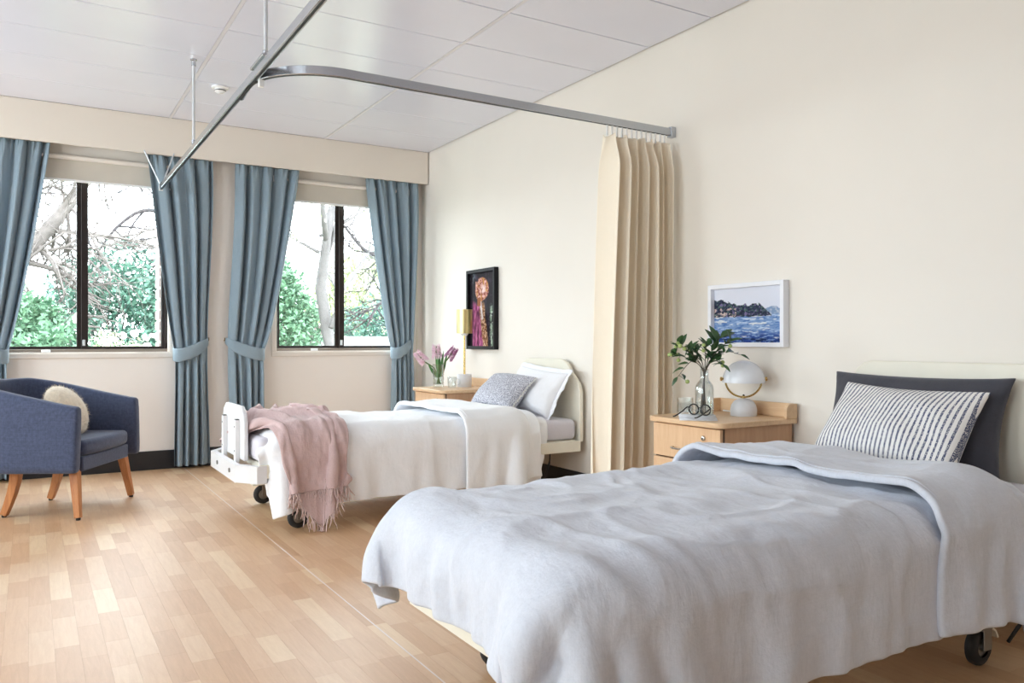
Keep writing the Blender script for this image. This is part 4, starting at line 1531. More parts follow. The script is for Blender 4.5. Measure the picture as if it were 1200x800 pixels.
# ---- leaves
def leaf_mesh(mb, p, d, n, L, W, fold=0.25, droop=0.2):
    """pointed leaf from p along d, face normal about n"""
    p, d, n = Vector(p), Vector(d).normalized(), Vector(n)
    s = d.cross(n).normalized()
    n = s.cross(d).normalized()
    rows = [(0, 0.02), (0.18, 0.6), (0.42, 1.0), (0.7, 0.72), (0.88, 0.35), (1, 0.02)]
    vs, fs = [], []
    for t, w in rows:
        c = p + d * (L * t) - n * (droop * L * t * t)
        for q in (-1, -0.5, 0, 0.5, 1):
            vs.append(c + s * (q * w * W / 2) + n * (abs(q) * w * W * fold))
    for i in range(len(rows) - 1):
        for j in range(4):
            fs.append((i * 5 + j, i * 5 + j + 1, (i + 1) * 5 + j + 1, (i + 1) * 5 + j))
    return mb.add(vs, fs)


def curve(pts, n=10):
    pts = [Vector(p) for p in pts]
    out = []
    m = len(pts)
    for i in range(m - 1):
        a, b, c, d = (pts[max(0, min(m - 1, i + o))] for o in (-1, 0, 1, 2))
        for q in range(n):
            t = q / n
            out.append(0.5 * ((2 * b) + (c - a) * t + (2 * a - 5 * b + 4 * c - d) * t * t + (3 * b - a - 3 * c + d) * t ** 3))
    return out + [pts[-1]]


# ---- bottle vase with berry branches on the near cabinet
VX, VY = -0.345, -3.955
r = thing('bottle_vase', 'clear bottle vase of dark leaved branches on the near cabinet', 'vase', (VX, VY, CZ), local=True)
pr = [(0.001, 0.003), (0.040, 0.003), (0.0435, 0.008), (0.0435, 0.135), (0.040, 0.152), (0.030, 0.166), (0.021, 0.176), (0.019, 0.19), (0.019, 0.222), (0.023, 0.228)]
inn = [(0.021, 0.228), (0.0165, 0.222), (0.0165, 0.19), (0.0185, 0.174), (0.028, 0.163), (0.0375, 0.150), (0.0405, 0.134), (0.0405, 0.012), (0.038, 0.009), (0.001, 0.009)]
MB().lathe(pr + inn, (0, 0, 0), 36).build('bottle', M['clear'], r, angle=60)
MB().lathe([(0.001, 0.0105), (0.0395, 0.0105), (0.0395, 0.07), (0.001, 0.07)], (0, 0, 0), 28).build('water', thin_glass('water', (0.93, 0.96, 0.95), 0.03, 0.2), r, angle=50)

# camera-independent bouquet frame: 'across' runs along the front of the spray
AC = Vector((0.74, -0.67, 0))
DE = Vector((0.67, 0.74, 0))
branches = [  # (across, depth, height) of the tip; the side it leans to
    (-0.135, -0.02, 0.330, 'branch with pale berries at the top left of the bottle vase'),
    (-0.165, 0.02, 0.275, 'branch of green berries reaching furthest left from the bottle vase'),
    (-0.125, -0.04, 0.180, 'drooping leafy twig low on the left of the bottle vase'),
    (-0.060, 0.03, 0.315, 'leafy branch left of centre in the bottle vase'),
    (0.010, -0.03, 0.330, 'upright leafy branch in the middle of the bottle vase'),
    (0.075, 0.02, 0.365, 'tallest branch with large glossy leaf in the bottle vase'),
    (0.125, -0.02, 0.350, 'branch leaning right towards the sea picture from the bottle vase'),
    (0.165, 0.0, 0.285, 'thin twig reaching furthest right over the dome lamp'),
    (0.080, -0.06, 0.240, 'short branch with one round berry right of the bottle vase'),
]
rnd = random.Random(21)
for bi, (ac, de, hz, lab) in enumerate(branches):
    b = thing('berry_branch', lab, 'branch', (VX, VY, CZ + 0.012), 'branches in the bottle vase', local=True)
    o0 = Vector((rnd.uniform(-.02, .02), rnd.uniform(-.02, .02), 0.006))
    tip = AC * ac + DE * de + Vector((0, 0, hz))
    mid = Vector((AC * ac + DE * de) * 0.04 + Vector((0, 0, 0.205)))
    m2 = mid.lerp(tip, 0.55) + Vector((0, 0, 0.03))
    if bi == 2:
        m2 = mid + AC * -0.05 + Vector((0, 0, 0.05))
    if bi == 7:
        m2 = mid + AC * 0.08 + Vector((0, 0, 0.09))
    pts = curve([o0, mid, m2, tip], 8)
    MB().tube(pts, [0.0028 - 0.0018 * i / (len(pts) - 1) for i in range(len(pts))], 6).build('twig', M['stem_brown'], b, angle=180)
    st = 11
    nl = 10 if bi not in (2, 7) else 6
    for q in range(nl):
        i = st + int((len(pts) - 1 - st) * (q + 0.5) / nl)
        p = pts[min(i, len(pts) - 1)]
        t = (pts[min(i + 1, len(pts) - 1)] - pts[i - 1]).normalized()
        a = rnd.uniform(0, 2 * PI)
        out = (AC * math.cos(a) + DE * math.sin(a) * 0.7 + Vector((0, 0, 0.35))).normalized()
        d = (t * 0.6 + out * 0.8)
        L = rnd.uniform(0.045, 0.072) * (1.3 if bi == 5 and q > 3 else 1)
        mb = leaf_mesh(MB(), p, d, Vector((rnd.uniform(-.5, .5), rnd.uniform(-.9, -.1), 1)), L, L * 0.46, 0.18, rnd.uniform(0.0, 0.5))
        mb.build('leaf', M['leaf_dark'], b, angle=180)
    mb = leaf_mesh(MB(), pts[-1], (pts[-1] - pts[-3]), Vector((-.4, -.6, 1)), 0.05 if bi != 5 else 0.075, 0.02 if bi != 5 else 0.034, 0.15, 0.3)
    if bi not in (0, 1):
        mb.build('leaf', M['leaf_dark'], b, angle=180)
    nb = {0: 4, 1: 4, 2: 1, 3: 3, 4: 2, 8: 2, 6: 1}.get(bi, 0)
    for q in range(nb):
        if bi in (0, 1):
            i = len(pts) - 1 - 2 * q
        else:
            i = len(pts) - 2 - 3 * q
        p = pts[i]
        off = Vector((rnd.uniform(-.018, .018), rnd.uniform(-.018, .018), rnd.uniform(-0.022, 0.012)))
        if bi == 2:
            off = Vector((0.035, -0.02, -0.03))
        s = MB().tube([p, p + off], 0.0011, 5).build('berry_stalk', M['stem'], b)
        rr_ = rnd.uniform(0.0085, 0.0115)
        MB().sphere(p + off, rr_, 12, 8, (1, 1, 0.95)).build('berry', M['berry'], b, angle=180)

# ---- ribbed tumbler of water
r = thing('tumbler', 'ribbed glass tumbler beside the bottle vase', 'glass', (-0.335, -3.815, CZ), local=True)
vs = []
n = 48
mb = MB()
prof = [(0.97, 0.002, 0), (1.0, 0.008, 1), (1.0, 0.078, 1), (0.985, 0.083, 0), (0.93, 0.083, 0), (0.915, 0.078, 0), (0.90, 0.014, 0), (0.02, 0.011, 0)]
for i in range(n):
    a = 2 * PI * i / n
    for q, (f, z, rib) in enumerate(prof):
        R = 0.040 * f * (1 + (0.03 * math.cos(12 * a) if rib else 0))
        vs.append((R * math.cos(a), R * math.sin(a), z))
k = len(prof)
mb.add(vs, [(i * k + q, ((i + 1) % n) * k + q, ((i + 1) % n) * k + q + 1, i * k + q + 1) for i in range(n) for q in range(k - 1)] + [tuple(i * k for i in range(n))])
mb.build('ribbed_glass', M['clear'], r, angle=40)
MB().lathe([(0.001, 0.0145), (0.0355, 0.0145), (0.0355, 0.056), (0.001, 0.056)], (0, 0, 0), 28).build('water', thin_glass('tumbler_water', (0.93, 0.94, 0.95), 0.05, 0.3), r, angle=50)

# ---- magazine and spectacles
r = thing('magazine', 'open pale magazine lying under the spectacles', 'magazine', (-0.405, -3.97, CZ), rotz=math.radians(48), local=True)
for s in (-1, 1):
    G = np.zeros((9, 4, 3))
    for i in range(9):
        t = i / 8
        for j in range(4):
            G[i, j] = (s * 0.14 * t, -0.085 + 0.17 * j / 3, 0.003 + 0.006 * math.sin(PI * min(1, t * 1.3)) * (1 - t))
    MB().grid(G).build('page_block', M['paper'], r, solid=0.0028, offset=1 if s > 0 else -1, angle=180)


def spectacles():
    r = thing('spectacles', 'round black spectacles resting on the magazine', 'spectacles', (-0.425, -4.005, CZ + 0.014), rotz=math.radians(-75), local=True)
    rx = 0.0255
    for s in (-1, 1):
        pts = [(s * 0.031 + rx * math.cos(a), 0, 0.028 + 0.024 * math.sin(a)) for a in [2 * PI * i / 24 for i in range(25)]]
        MB().tube(pts, 0.0036, 6).build('rim', M['black'], r, angle=180)
        MB().lathe([(0.0005, -0.0004), (0.024, -0.0004), (0.024, 0.0004), (0.0005, 0.0004)], (0, 0, 0), 24, mat=Matrix.Translation((s * 0.031, 0, 0.028)) @ Matrix.Rotation(PI / 2, 4, 'X')).build('lens', M['clear'], r)
        MB().tube(curve([(s * 0.057, 0, 0.036), (s * 0.062, -0.012, 0.036), (s * 0.060, -0.06, 0.018), (s * 0.058, -0.115, 0.004), (s * 0.056, -0.135, 0.0025)], 5), 0.0032, 6).build('temple', M['black'], r, angle=180)
    MB().tube(curve([(-0.007, 0, 0.032), (0, 0, 0.037), (0.007, 0, 0.032)], 4), 0.0024, 6).build('bridge', M['black'], r, angle=180)


spectacles()

# ---- glass vase of hyacinths on the far cabinet
FX, FY = -0.335, -1.04
r = thing('glass_vase', 'clear glass vase of pink hyacinths on the far cabinet', 'vase', (FX, FY, CZ), local=True)
MB().lathe([(0.001, 0.002), (0.040, 0.002), (0.043, 0.008), (0.046, 0.175), (0.050, 0.18), (0.047, 0.181), (0.0435, 0.175), (0.040, 0.022), (0.001, 0.018)], (0, 0, 0), 36).build('vase_glass', M['clear'], r, angle=50)
MB().lathe([(0.001, 0.023), (0.0385, 0.023), (0.040, 0.10), (0.001, 0.10)], (0, 0, 0), 28).build('water', thin_glass('vase_water', (0.92, 0.96, 0.94), 0.04, 0.3), r, angle=50)
AC2 = Vector((0.894, -0.447, 0))
hy = [(-0.105, 0.175, -0.75, 'pale pink hyacinth leaning left out of the glass vase', 'floret'),
      (-0.010, 0.205, -0.08, 'pale pink hyacinth upright in the middle of the glass vase', 'floret'),
      (0.075, 0.20, 0.62, 'mauve pink hyacinth leaning right out of the glass vase', 'floret_mauve')]
for hi, (ac, hz, tilt, lab, mt) in enumerate(hy):
    b = thing('hyacinth', lab, 'flower', (FX, FY, CZ + 0.024), 'hyacinths in the glass vase', local=True)
    top = AC2 * ac + Vector((0, 0, hz))
    d = (AC2 * math.sin(tilt) + Vector((0, 0, math.cos(tilt)))).normalized()
    e = top + d * 0.095
    pts = curve([AC2 * (-ac * 0.15), AC2 * ac * 0.3 + Vector((0, 0, 0.12)), top, e], 6)
    MB().tube(pts, 0.005, 8).build('flower_stem', M['stem'], b, angle=180)
    fb = MB()
    for q in range(95):
        t = rnd.random()
        a = rnd.uniform(0, 2 * PI)
        c = top.lerp(e, t * 1.05)
        s = d.cross(Vector((0.3, 0.5, 0.8))).normalized()
        s2 = d.cross(s)
        out = s * math.cos(a) + s2 * math.sin(a)
        R = 0.030 * (1.1 - 0.45 * t)
        cc = c + out * R
        w = d.cross(out)
        for pz in range(5):
            aa = 2 * PI * pz / 5
            v = (w * math.cos(aa) + d * math.sin(aa))
            fb.add([cc, cc + v * 0.012 + out * 0.004 + d * 0.004, cc + v * 0.016 + out * 0.010, cc + v * 0.012 + out * 0.004 - d * 0.004], [(0, 1, 2, 3)])
    fb.build('florets', M[mt], b, smooth=False, kind='stuff')
    nl = 3 if hi != 1 else 4
    for q in range(nl):
        if hi == 1:
            a0 = (-0.02, 0.015, 0.05, 0.085)[q]
            h0 = (0.295, 0.30, 0.265, 0.245)[q]
        else:
            a0, h0 = ac * (0.3 + 0.2 * q), 0.10 + 0.03 * q
        p0 = AC2 * a0 * 0.25 + Vector((0.004 * q, 0.008 * q - 0.01, 0.05))
        tp = AC2 * a0 + Vector((0, 0.01 * q, h0))
        leaf_mesh(MB(), p0, tp - p0, Vector((-0.6, -0.8, 0.2)), (tp - p0).length, 0.024, 0.2, 0.0).build('leaf', M['leaf_mid'], b, angle=180)

# ---- glass mug on the far cabinet
r = thing('glass_mug', 'small clear glass mug with handle beside the slim brass lamp', 'glass', (-0.29, -1.19, CZ), local=True)
MB().lathe([(0.001, 0.002), (0.030, 0.002), (0.033, 0.008), (0.035, 0.083), (0.034, 0.085), (0.032, 0.083), (0.030, 0.012), (0.001, 0.010)], (0, 0, 0), 30).build('mug_glass', M['clear'], r, angle=50)
MB().tube(curve([AC2 * 0.034 + Vector((0, 0, 0.07)), AC2 * 0.058 + Vector((0, 0, 0.062)), AC2 * 0.060 + Vector((0, 0, 0.032)), AC2 * 0.034 + Vector((0, 0, 0.018))], 6), 0.004, 8).build('mug_handle', M['clear'], r, angle=180)


# ================================================================== PICTURES
def picture(name, label, y0, y1, z0, z1, depth, fw, fmat, paint_fn, res):
    """hangs on the wall x=0; y0 = viewer's side; paint_fn(u, v) u from far side to near side, v up"""
    yc, zc = (y0 + y1) / 2, (z0 + z1) / 2
    r = thing(name, label, 'picture', (-0.002, yc, zc))
    for nm, a in (('frame_side', (y0, y0 + fw, z0, z1)), ('frame_side', (y1 - fw, y1, z0, z1)), ('frame_rail', (y0 + fw, y1 - fw, z0, z0 + fw)), ('frame_rail', (y0 + fw, y1 - fw, z1 - fw, z1))):
        MB().box(-depth, -0.002, *a).build(nm, fmat, r, smooth=False, bevel=0.0015)
    n, m = res
    ya, yb, za, zb = y1 - fw, y0 + fw, z0 + fw, z1 - fw
    xp = -depth * 0.35
    us, vs = np.linspace(0, 1, n), np.linspace(0, 1, m)
    U, V = np.meshgrid(us, vs, indexing='ij')
    P = np.stack([np.full_like(U, xp), ya + (yb - ya) * U, za + (zb - za) * V], -1)
    o = MB().grid(P).build('painting', M['paint'], r, smooth=False, solid=0.003, offset=0)
    C = np.ones((n * m, 4))
    rgb = paint_fn(U.ravel(), V.ravel()) / 255.0
    C[:, :3] = np.where(rgb <= 0.04045, rgb / 12.92, ((rgb + 0.055) / 1.055) ** 2.4)
    at = o.data.color_attributes.new('paint', 'FLOAT_COLOR', 'POINT')
    at.data.foreach_set('color', C.ravel())
    return r


def fb(u, v, su, sv, seed, octv=3):
    out = np.zeros_like(u)
    for i in range(len(u)):
        out[i] = noise.fractal(Vector((u[i] * su, v[i] * sv, seed)), 0.6, 2.0, octv)
    return out


def mixc(c, mask, col):
    m = np.clip(mask, 0, 1)[:, None]
    return c * (1 - m) + np.array(col, float) * m


def sea(u, v):
    c = np.zeros((len(u), 3)) + np.array([216, 220, 234])
    c = mixc(c, smoothstep(0.55, 1.0, v) * 0.5, (226, 228, 238))
    st = fb(u, v, 5, 26, 1)
    st2 = fb(u, v, 9, 40, 4)
    n1 = fb(u, v, 14, 14, 7)
    sealine = 0.52 + 0.01 * st
    s = v < sealine
    sea_c = np.zeros_like(c) + np.array([120, 150, 196])
    sea_c = mixc(sea_c, smoothstep(-0.1, 0.5, st), (178, 200, 226))
    sea_c = mixc(sea_c, smoothstep(0.05, 0.55, st2), (70, 108, 170))
    sea_c = mixc(sea_c, smoothstep(0.25, 0.6, fb(u, v, 6, 22, 12)) * 0.9, (226, 228, 226))
    low = smoothstep(0.30, 0.05, v)
    sea_c = mixc(sea_c, low * smoothstep(-0.25, 0.25, st2 + 0.15), (40, 66, 136))
    sea_c = mixc(sea_c, smoothstep(0.16, 0.06, v) * smoothstep(0.1, 0.4, st), (24, 40, 76))
    c = np.where(s[:, None], sea_c, c)
    # far blue hills on the right
    hill = 0.545 + 0.10 * np.exp(-((u - 0.86) / 0.13) ** 2) + 0.012 * n1
    c = np.where(((v >= 0.50) & (v < hill) & (u > 0.6))[:, None], mixc(np.zeros_like(c) + np.array([128, 152, 186]), smoothstep(0, .5, n1), (176, 186, 204)), c)
    # dark headland falling to the right with two peaks
    prof = 0.80 - 0.30 * u + 0.10 * np.exp(-((u - 0.62) / 0.07) ** 2) + 0.05 * np.exp(-((u - 0.47) / 0.03) ** 2) + 0.03 * np.exp(-((u - 0.13) / 0.05) ** 2) + 0.025 * n1
    prof = np.where(u > 0.66, 0.72 - (u - 0.66) * 1.25, prof)
    hl = (v >= 0.47 + 0.015 * n1) & (v < prof) & (u < 0.84)
    hc = np.zeros_like(c) + np.array([48, 56, 78])
    hc = mixc(hc, smoothstep(0.1, 0.4, fb(u, v, 20, 20, 3)), (84, 110, 104))
    hc = mixc(hc, smoothstep(0.15, 0.45, fb(u, v, 18, 24, 9)), (34, 38, 56))
    hc = mixc(hc, smoothstep(0.25, 0.5, fb(u, v, 22, 18, 15)), (120, 110, 150))
    rk = smoothstep(0.08, 0.3, fb(u, v, 16, 20, 22)) * (v < 0.64) * (u < 0.34)
    hc = mixc(hc, rk, (206, 184, 176))
    return np.where(hl[:, None], hc, c)


def portrait(u, v):
    n1, n2, n3 = fb(u, v, 9, 12, 1), fb(u, v, 22, 26, 5), fb(u, v, 14, 6, 9)
    c = np.zeros((len(u), 3)) + np.array([34, 27, 34])
    c = mixc(c, smoothstep(0.1, 0.5, n1), (52, 40, 56))
    c = mixc(c, smoothstep(0.30, 0.05, u) * smoothstep(0.84, 0.95, v) * smoothstep(-0.2, 0.2, n1), (120, 140, 150))
    # pale greens down the right
    g = smoothstep(0.74, 0.86, u + 0.05 * n1) * smoothstep(0.62, 0.45, v)
    c = mixc(c, g * smoothstep(-0.15, 0.2, n3), (150, 178, 150))
    c = mixc(c, g * smoothstep(0.1, 0.4, n2), (206, 216, 206))
    c = mixc(c, g * smoothstep(0.25, 0.5, n1), (60, 70, 60))
    # magenta cloth at the left
    m = smoothstep(0.06, 0.16, u) * smoothstep(0.50 + 0.25 * (0.6 - v), 0.42 + 0.25 * (0.6 - v), u + 0.04 * n2) * smoothstep(0.60, 0.52, v + 0.3 * (u - 0.3))
    c = mixc(c, m, (150, 62, 110))
    c = mixc(c, m * smoothstep(0.05, 0.4, n3), (196, 104, 148))
    c = mixc(c, m * smoothstep(0.1, 0.4, -n3), (96, 30, 66))
    # ochre and brown band hanging down the middle
    ctr = 0.47 + 0.16 * (0.55 - v) / 0.55
    s = smoothstep(0.13, 0.07, np.abs(u - ctr - 0.02 * n1)) * smoothstep(0.62, 0.55, v)
    c = mixc(c, s, (150, 98, 52))
    c = mixc(c, s * smoothstep(0.0, 0.3, n2), (214, 178, 150))
    c = mixc(c, s * smoothstep(0.1, 0.35, -n2), (84, 44, 30))
    w = smoothstep(0.05, 0.02, np.abs(u - (0.42 + 0.32 * (0.60 - v)))) * (v > 0.36) * (v < 0.62)
    c = mixc(c, w, (216, 206, 204))
    # loose head-shaped mass of rust, pink and cream strokes
    d = np.sqrt(((u - 0.47 - 0.03 * n1) / 0.29) ** 2 + ((v - 0.775) / 0.165) ** 2) + 0.10 * n1
    h = smoothstep(1.0, 0.9, d)
    c = mixc(c, h, (176, 108, 92))
    c = mixc(c, h * smoothstep(0.0, 0.3, n2), (226, 180, 168))
    c = mixc(c, h * smoothstep(0.05, 0.3, -n2), (120, 52, 40))
    c = mixc(c, h * smoothstep(0.2, 0.45, n3 + 0.3 * n2), (196, 140, 70))
    c = mixc(c, h * smoothstep(0.5, 0.2, np.abs(d - 0.2) + np.abs(u - 0.62) * 2) * 0.9, (238, 216, 214))
    nk = smoothstep(0.09, 0.05, np.abs(u - 0.36)) * (v < 0.66) * (v > 0.55)
    c = mixc(c, nk, (150, 90, 56))
    return c


picture('sea_picture', 'white box framed seascape with headland above the near cabinet', -4.165, -3.672, 0.965, 1.285, 0.042, 0.022, M['frame_white'], sea, (150, 100))
picture('portrait_picture', 'black framed dark abstract portrait above the far cabinet', -1.415, -0.952, 0.93, 1.567, 0.042, 0.026, M['frame_black'], portrait, (90, 130))


# ================================================================== OUTSIDE
tag(MB().box(-40, 30, 0.42, 45, -0.4, -0.3).build('garden_lawn', M['grass'], smooth=False), 'green garden ground outside the windows', 'lawn', kind='structure')


def branchy(mb, p, d, r, ln, depth, rnd, spread=0.6, up_=0.15, segs=4, tips=None, shrink=0.66):
    pts, rs = [Vector(p)], [r]
    d = Vector(d).normalized()
    for i in range(segs):
        d = (d + Vector((rnd.gauss(0, .17), rnd.gauss(0, .17), rnd.gauss(up_ * 0.4, .14)))).normalized()
        pts.append(pts[-1] + d * ln / segs)
        rs.append(r * (1 - 0.42 * (i + 1) / segs))
    mb.tube(pts, rs, 6 if r > 0.02 else 4)
    if tips is not None and depth <= 1:
        tips += pts[1:]
    if depth == 0:
        return
    for i in range(2 if depth > 3 else 3):
        k = rnd.randint(segs // 2, segs)
        a = Vector((rnd.gauss(0, 1), rnd.gauss(0, 1), rnd.gauss(up_, 0.7)))
        a = (a - d * a.dot(d)).normalized()
        nd = (d + a * rnd.uniform(spread * 0.6, spread * 1.5)).normalized()
        branchy(mb, pts[k], nd, rs[k] * shrink, ln * rnd.uniform(0.62, 0.9), depth - 1, rnd, spread, up_, segs, tips, shrink)


def leaf_cloud(centers, size, rng, per=1, spread=0.1):
    C = np.repeat(np.asarray(centers, float), per, axis=0)
    C = C + rng.normal(0, spread, C.shape)
    n = len(C)
    a = rng.normal(size=(n, 3)); a /= np.linalg.norm(a, axis=1)[:, None]
    b = np.cross(a, rng.normal(size=(n, 3))); b /= np.linalg.norm(b, axis=1)[:, None]
    s = size * rng.uniform(0.6, 1.4, (n, 1))
    V = np.stack([C - a * s, C + b * s * 0.45, C + a * s, C - b * s * 0.45], 1).reshape(-1, 3)
    F = np.arange(4 * n).reshape(-1, 4)
    return V, F


def leaf_object(name, V, F, mat, parent, kind='stuff'):
    me = bpy.data.meshes.new(name)
    off = np.array(parent['_base'])
    me.vertices.add(len(V)); me.vertices.foreach_set('co', (V - off).ravel())
    me.loops.add(F.size); me.loops.foreach_set('vertex_index', F.ravel())
    me.polygons.add(len(F)); me.polygons.foreach_set('loop_start', np.arange(0, F.size, F.shape[1]))
    me.update(calc_edges=True)
    me.materials.append(mat)
    o = bpy.data.objects.new(name, me)
    COL.objects.link(o)
    o.parent = parent
    o['kind'] = kind
    return o


def shrub(label, x, y, rx, ry, h, nblob, nleaf, size, mat, seed, name='garden_shrub'):
    z0 = -0.3
    r = thing(name, label, 'shrub', (x, y, z0), 'dense shrubs outside the windows')
    rng = np.random.default_rng(seed)
    rnd = random.Random(seed)
    mb = MB()
    for k in range(5):
        branchy(mb, (x + rnd.gauss(0, .08), y + rnd.gauss(0, .08), z0), (rnd.gauss(0, .4), rnd.gauss(0, .3), 1), 0.05, h * 0.42, 2, rnd, 0.6)
    mb.build('stems', M['bark_dark'], r, angle=180)
    pts = []
    for k in range(nblob):
        a, t = rng.uniform(0, 2 * PI), rng.uniform(0.0, 1.0)
        rad = math.sqrt(rng.uniform(0.15, 1)) * math.sqrt(max(0.05, 1 - max(0, t - 0.35) ** 2 / 0.46))
        c = np.array([x + rx * rad * math.cos(a), y + ry * rad * math.sin(a), z0 + h * (0.08 + 0.88 * t)])
        br = 0.16 * (rx + ry) * rng.uniform(0.7, 1.3)
        q = rng.normal(size=(nleaf // nblob, 3)); q /= np.linalg.norm(q, axis=1)[:, None]
        pts.append(c + q * br * rng.uniform(0.75, 1.05, (len(q), 1)))
    V, F = leaf_cloud(np.concatenate(pts), size, rng, 1, 0.03)
    leaf_object('foliage', V, F, mat, r)
    return r


shrub('tall teal green shrub filling the middle of the left window', -1.85, 6.5, 1.35, 1.0, 2.55, 64, 16000, 0.05, M['foliage_teal'], 41)
shrub('bushy green shrub low at the left of the left window', -3.2, 4.2, 0.85, 0.7, 1.85, 44, 12000, 0.042, M['foliage_green'], 42)
shrub('dark teal shrub behind the bushy green one, at the left', -3.9, 7.4, 1.1, 1.0, 1.95, 50, 9000, 0.055, M['foliage_teal'], 43)
shrub('green shrub left of the grey trunk in the right window', 0.35, 6.8, 0.75, 0.8, 2.7, 56, 14000, 0.048, M['foliage_green'], 44)
shrub('grey green shrub right of the grey trunk in the right window', 3.5, 9.6, 1.3, 0.9, 2.0, 46, 9000, 0.055, M['foliage_teal'], 45)
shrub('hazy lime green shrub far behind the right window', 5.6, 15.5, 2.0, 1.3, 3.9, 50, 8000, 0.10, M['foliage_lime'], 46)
shrub('broad green shrub behind the wall between the windows', -0.55, 9.5, 1.0, 0.9, 2.4, 44, 7000, 0.06, M['foliage_teal'], 47)

# flowering bush outside the left window
r = shrub('yellow green flowering bush low at the right of the left window', -2.30, 2.3, 0.33, 0.3, 1.42, 26, 2600, 0.026, M['foliage_lime'], 50, 'flowering_bush')
rng = np.random.default_rng(8)
for k in range(12):
    mb = MB()
    c = Vector((-2.30 + rng.uniform(-.42, .34), 2.3 + rng.uniform(-.40, .0), 0.95 + rng.uniform(-.15, .42)))
    for q in range(16):
        d = Vector(rng.normal(size=3)).normalized()
        s = d.cross(Vector(rng.normal(size=3))).normalized()
        t = d.cross(s)
        mb.add([c, c + d * 0.03 + s * 0.02, c + d * 0.042, c + d * 0.03 - s * 0.02], [(0, 1, 2, 3)])
    mb.build('flower_head', M['petal'], r, smooth=False)


def bare_tree(name, label, x, y, d, rad, ln, depth, mat, seed, leaves=None, spread=0.6, extra=()):
    r = thing(name, label, 'tree', (x, y, -0.3), 'trees outside the windows')
    rnd = random.Random(seed)
    tips = []
    mb = MB()
    branchy(mb, (x, y, -0.3), d, rad, ln, depth, rnd, spread, 0.2, 5, tips)
    for p, dd, rr_, l2, dep in extra:
        branchy(mb, p, dd, rr_, l2, dep, rnd, spread, 0.1, 5, tips)
    mb.build('trunk_and_branches', mat, r, angle=180)
    if leaves:
        rng = np.random.default_rng(seed)
        V, F = leaf_cloud([tuple(t) for t in tips], leaves[0], rng, leaves[1], leaves[2])
        leaf_object('foliage', V, F, leaves[3], r)
    return r


def limb_tree(label, base, limbs, mat, seed, twigs, name='bare_tree'):
    """tree with given main limbs (point lists with radii), twigs sprouting along them"""
    r = thing(name, label, 'tree', base, 'trees outside the windows')
    rnd = random.Random(seed)
    mb = MB()
    for pts, r0, r1, n, dep, ln in limbs:
        c = curve(pts, 8)
        mb.tube(c, [r0 + (r1 - r0) * i / (len(c) - 1) for i in range(len(c))], 8)
        for k in range(n):
            i = rnd.randint(len(c) // 4, len(c) - 1)
            d = Vector((rnd.gauss(0, .8), rnd.gauss(0, .5), rnd.gauss(0.05, .8))).normalized()
            rr_ = (r0 + (r1 - r0) * i / (len(c) - 1)) * rnd.uniform(0.25, 0.5)
            branchy(mb, c[i], d, max(0.017, rr_), ln * rnd.uniform(0.6, 1.2), dep, rnd, 0.8, -0.05, 5, None, 0.80)
    mb.build('trunk_and_branches', mat, r, angle=180)
    return r


limb_tree('leafless pale branched tree across the top of the left window', (-4.7, 4.9, -0.3),
          [([(-4.7, 4.9, -0.3), (-4.3, 4.95, 0.9), (-3.62, 5.0, 1.55), (-3.10, 5.0, 2.15), (-2.55, 5.0, 2.95), (-2.1, 5.0, 3.8)], 0.15, 0.05, 34, 3, 0.75),
           ([(-3.5, 5.0, 1.7), (-3.2, 5.2, 2.6), (-3.3, 5.3, 3.6)], 0.06, 0.03, 12, 3, 0.7)], M['bark_twig'], 5, 0)
limb_tree('fine leafless twiggy tree high behind the teal shrub', (-0.7, 7.6, -0.3),
          [([(-0.7, 7.6, -0.3), (-0.75, 7.5, 2.0), (-1.1, 7.3, 3.3), (-1.6, 7.1, 3.65), (-2.3, 7.0, 3.55)], 0.11, 0.025, 16, 3, 0.8),
           ([(-0.9, 7.4, 2.9), (-1.5, 6.9, 3.05), (-1.95, 6.8, 2.75), (-2.3, 6.8, 2.2)], 0.04, 0.015, 10, 3, 0.6)], M['bark_dark'], 9, 0)
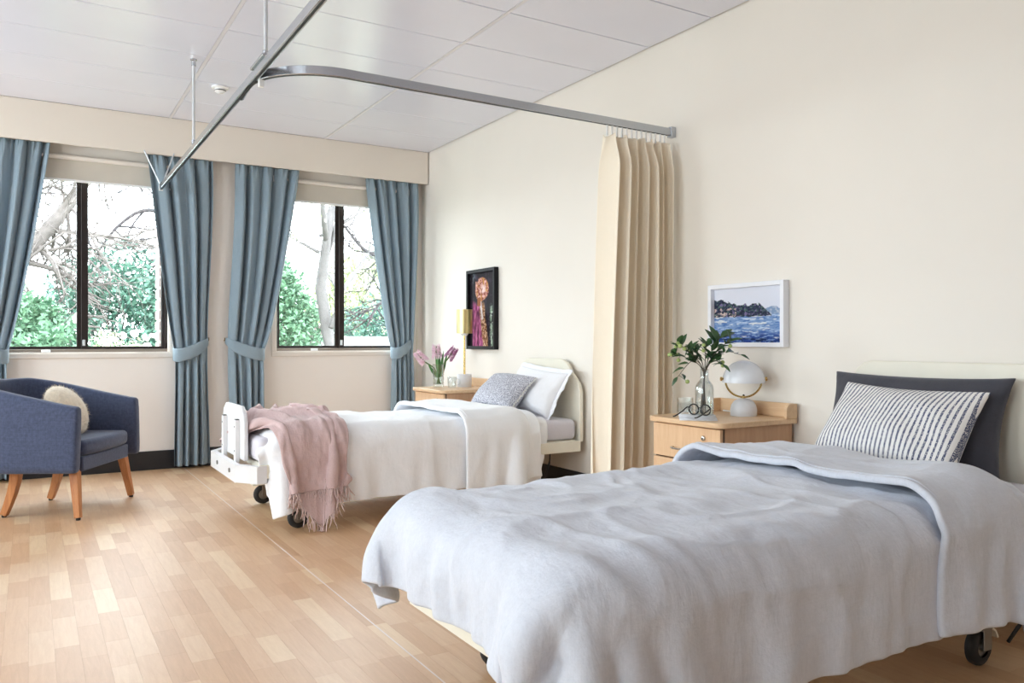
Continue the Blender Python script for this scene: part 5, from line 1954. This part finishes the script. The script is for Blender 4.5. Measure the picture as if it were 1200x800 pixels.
bare_tree('grey_trunk_tree', 'tall grey trunk leaning left in the right window', 0.93, 5.2, (-0.10, 0, 1), 0.115, 3.6, 4, M['bark_pale'], 14, (0.035, 2, 0.12, M['foliage_lime']), 0.55,
          [((0.86, 5.2, 1.2), (0.25, 0, 1), 0.045, 1.6, 3), ((0.68, 5.2, 2.35), (-0.9, 0, 0.5), 0.03, 0.7, 3), ((0.68, 5.2, 2.6), (0.9, 0, 0.3), 0.03, 0.8, 3)])
limb_tree('dark twisting branched tree at the right of the right window', (3.3, 6.4, -0.3),
          [([(3.3, 6.4, -0.3), (3.1, 6.3, 1.2), (2.75, 6.1, 2.1), (2.25, 6.0, 2.42), (1.75, 6.0, 2.50), (1.35, 6.0, 2.9)], 0.09, 0.02, 14, 3, 0.6),
           ([(3.05, 6.3, 1.3), (2.5, 6.0, 1.75), (2.0, 6.0, 1.65), (1.75, 6.0, 1.25)], 0.05, 0.015, 8, 3, 0.5),
           ([(2.8, 6.1, 2.1), (2.6, 6.0, 3.0), (2.2, 6.0, 3.7)], 0.05, 0.02, 12, 3, 0.6)], M['bark_dark'], 23, 0, 'dark_branched_tree')
r = thing('garden_wall', 'low white garden wall at the bottom right of the right window', 'garden wall', (2.6, 8.4, -0.3))
MB().box(1.75, 3.6, 8.33, 8.47, -0.3, 1.02).build('rendered_wall', M['drive'], r, smooth=False)
MB().box(1.73, 3.62, 8.31, 8.49, 1.02, 1.09).build('coping', M['drive'], r, smooth=False, bevel=0.01)

# brown paling fence behind the right window
r = thing('paling_fence', 'brown paling fence low behind the shrub in the right window', 'fence', (0.9, 10.6, -0.3))
proto = None
for k in range(24):
    if proto is None:
        o = MB().box(-0.5 - 0.06, -0.5 + 0.06, 10.59, 10.61, -0.3, 1.36).build('paling', M['fence'], r, smooth=False)
        proto = o
    else:
        o = copy_part(proto, r)
        o.location = (0.125 * k, random.uniform(-.004, .004), random.uniform(-.01, .01))
for z in (0.0, 0.8):
    MB().box(-0.55, 2.45, 10.61, 10.65, z, z + 0.09).build('fence_rail', M['fence'], r, smooth=False)
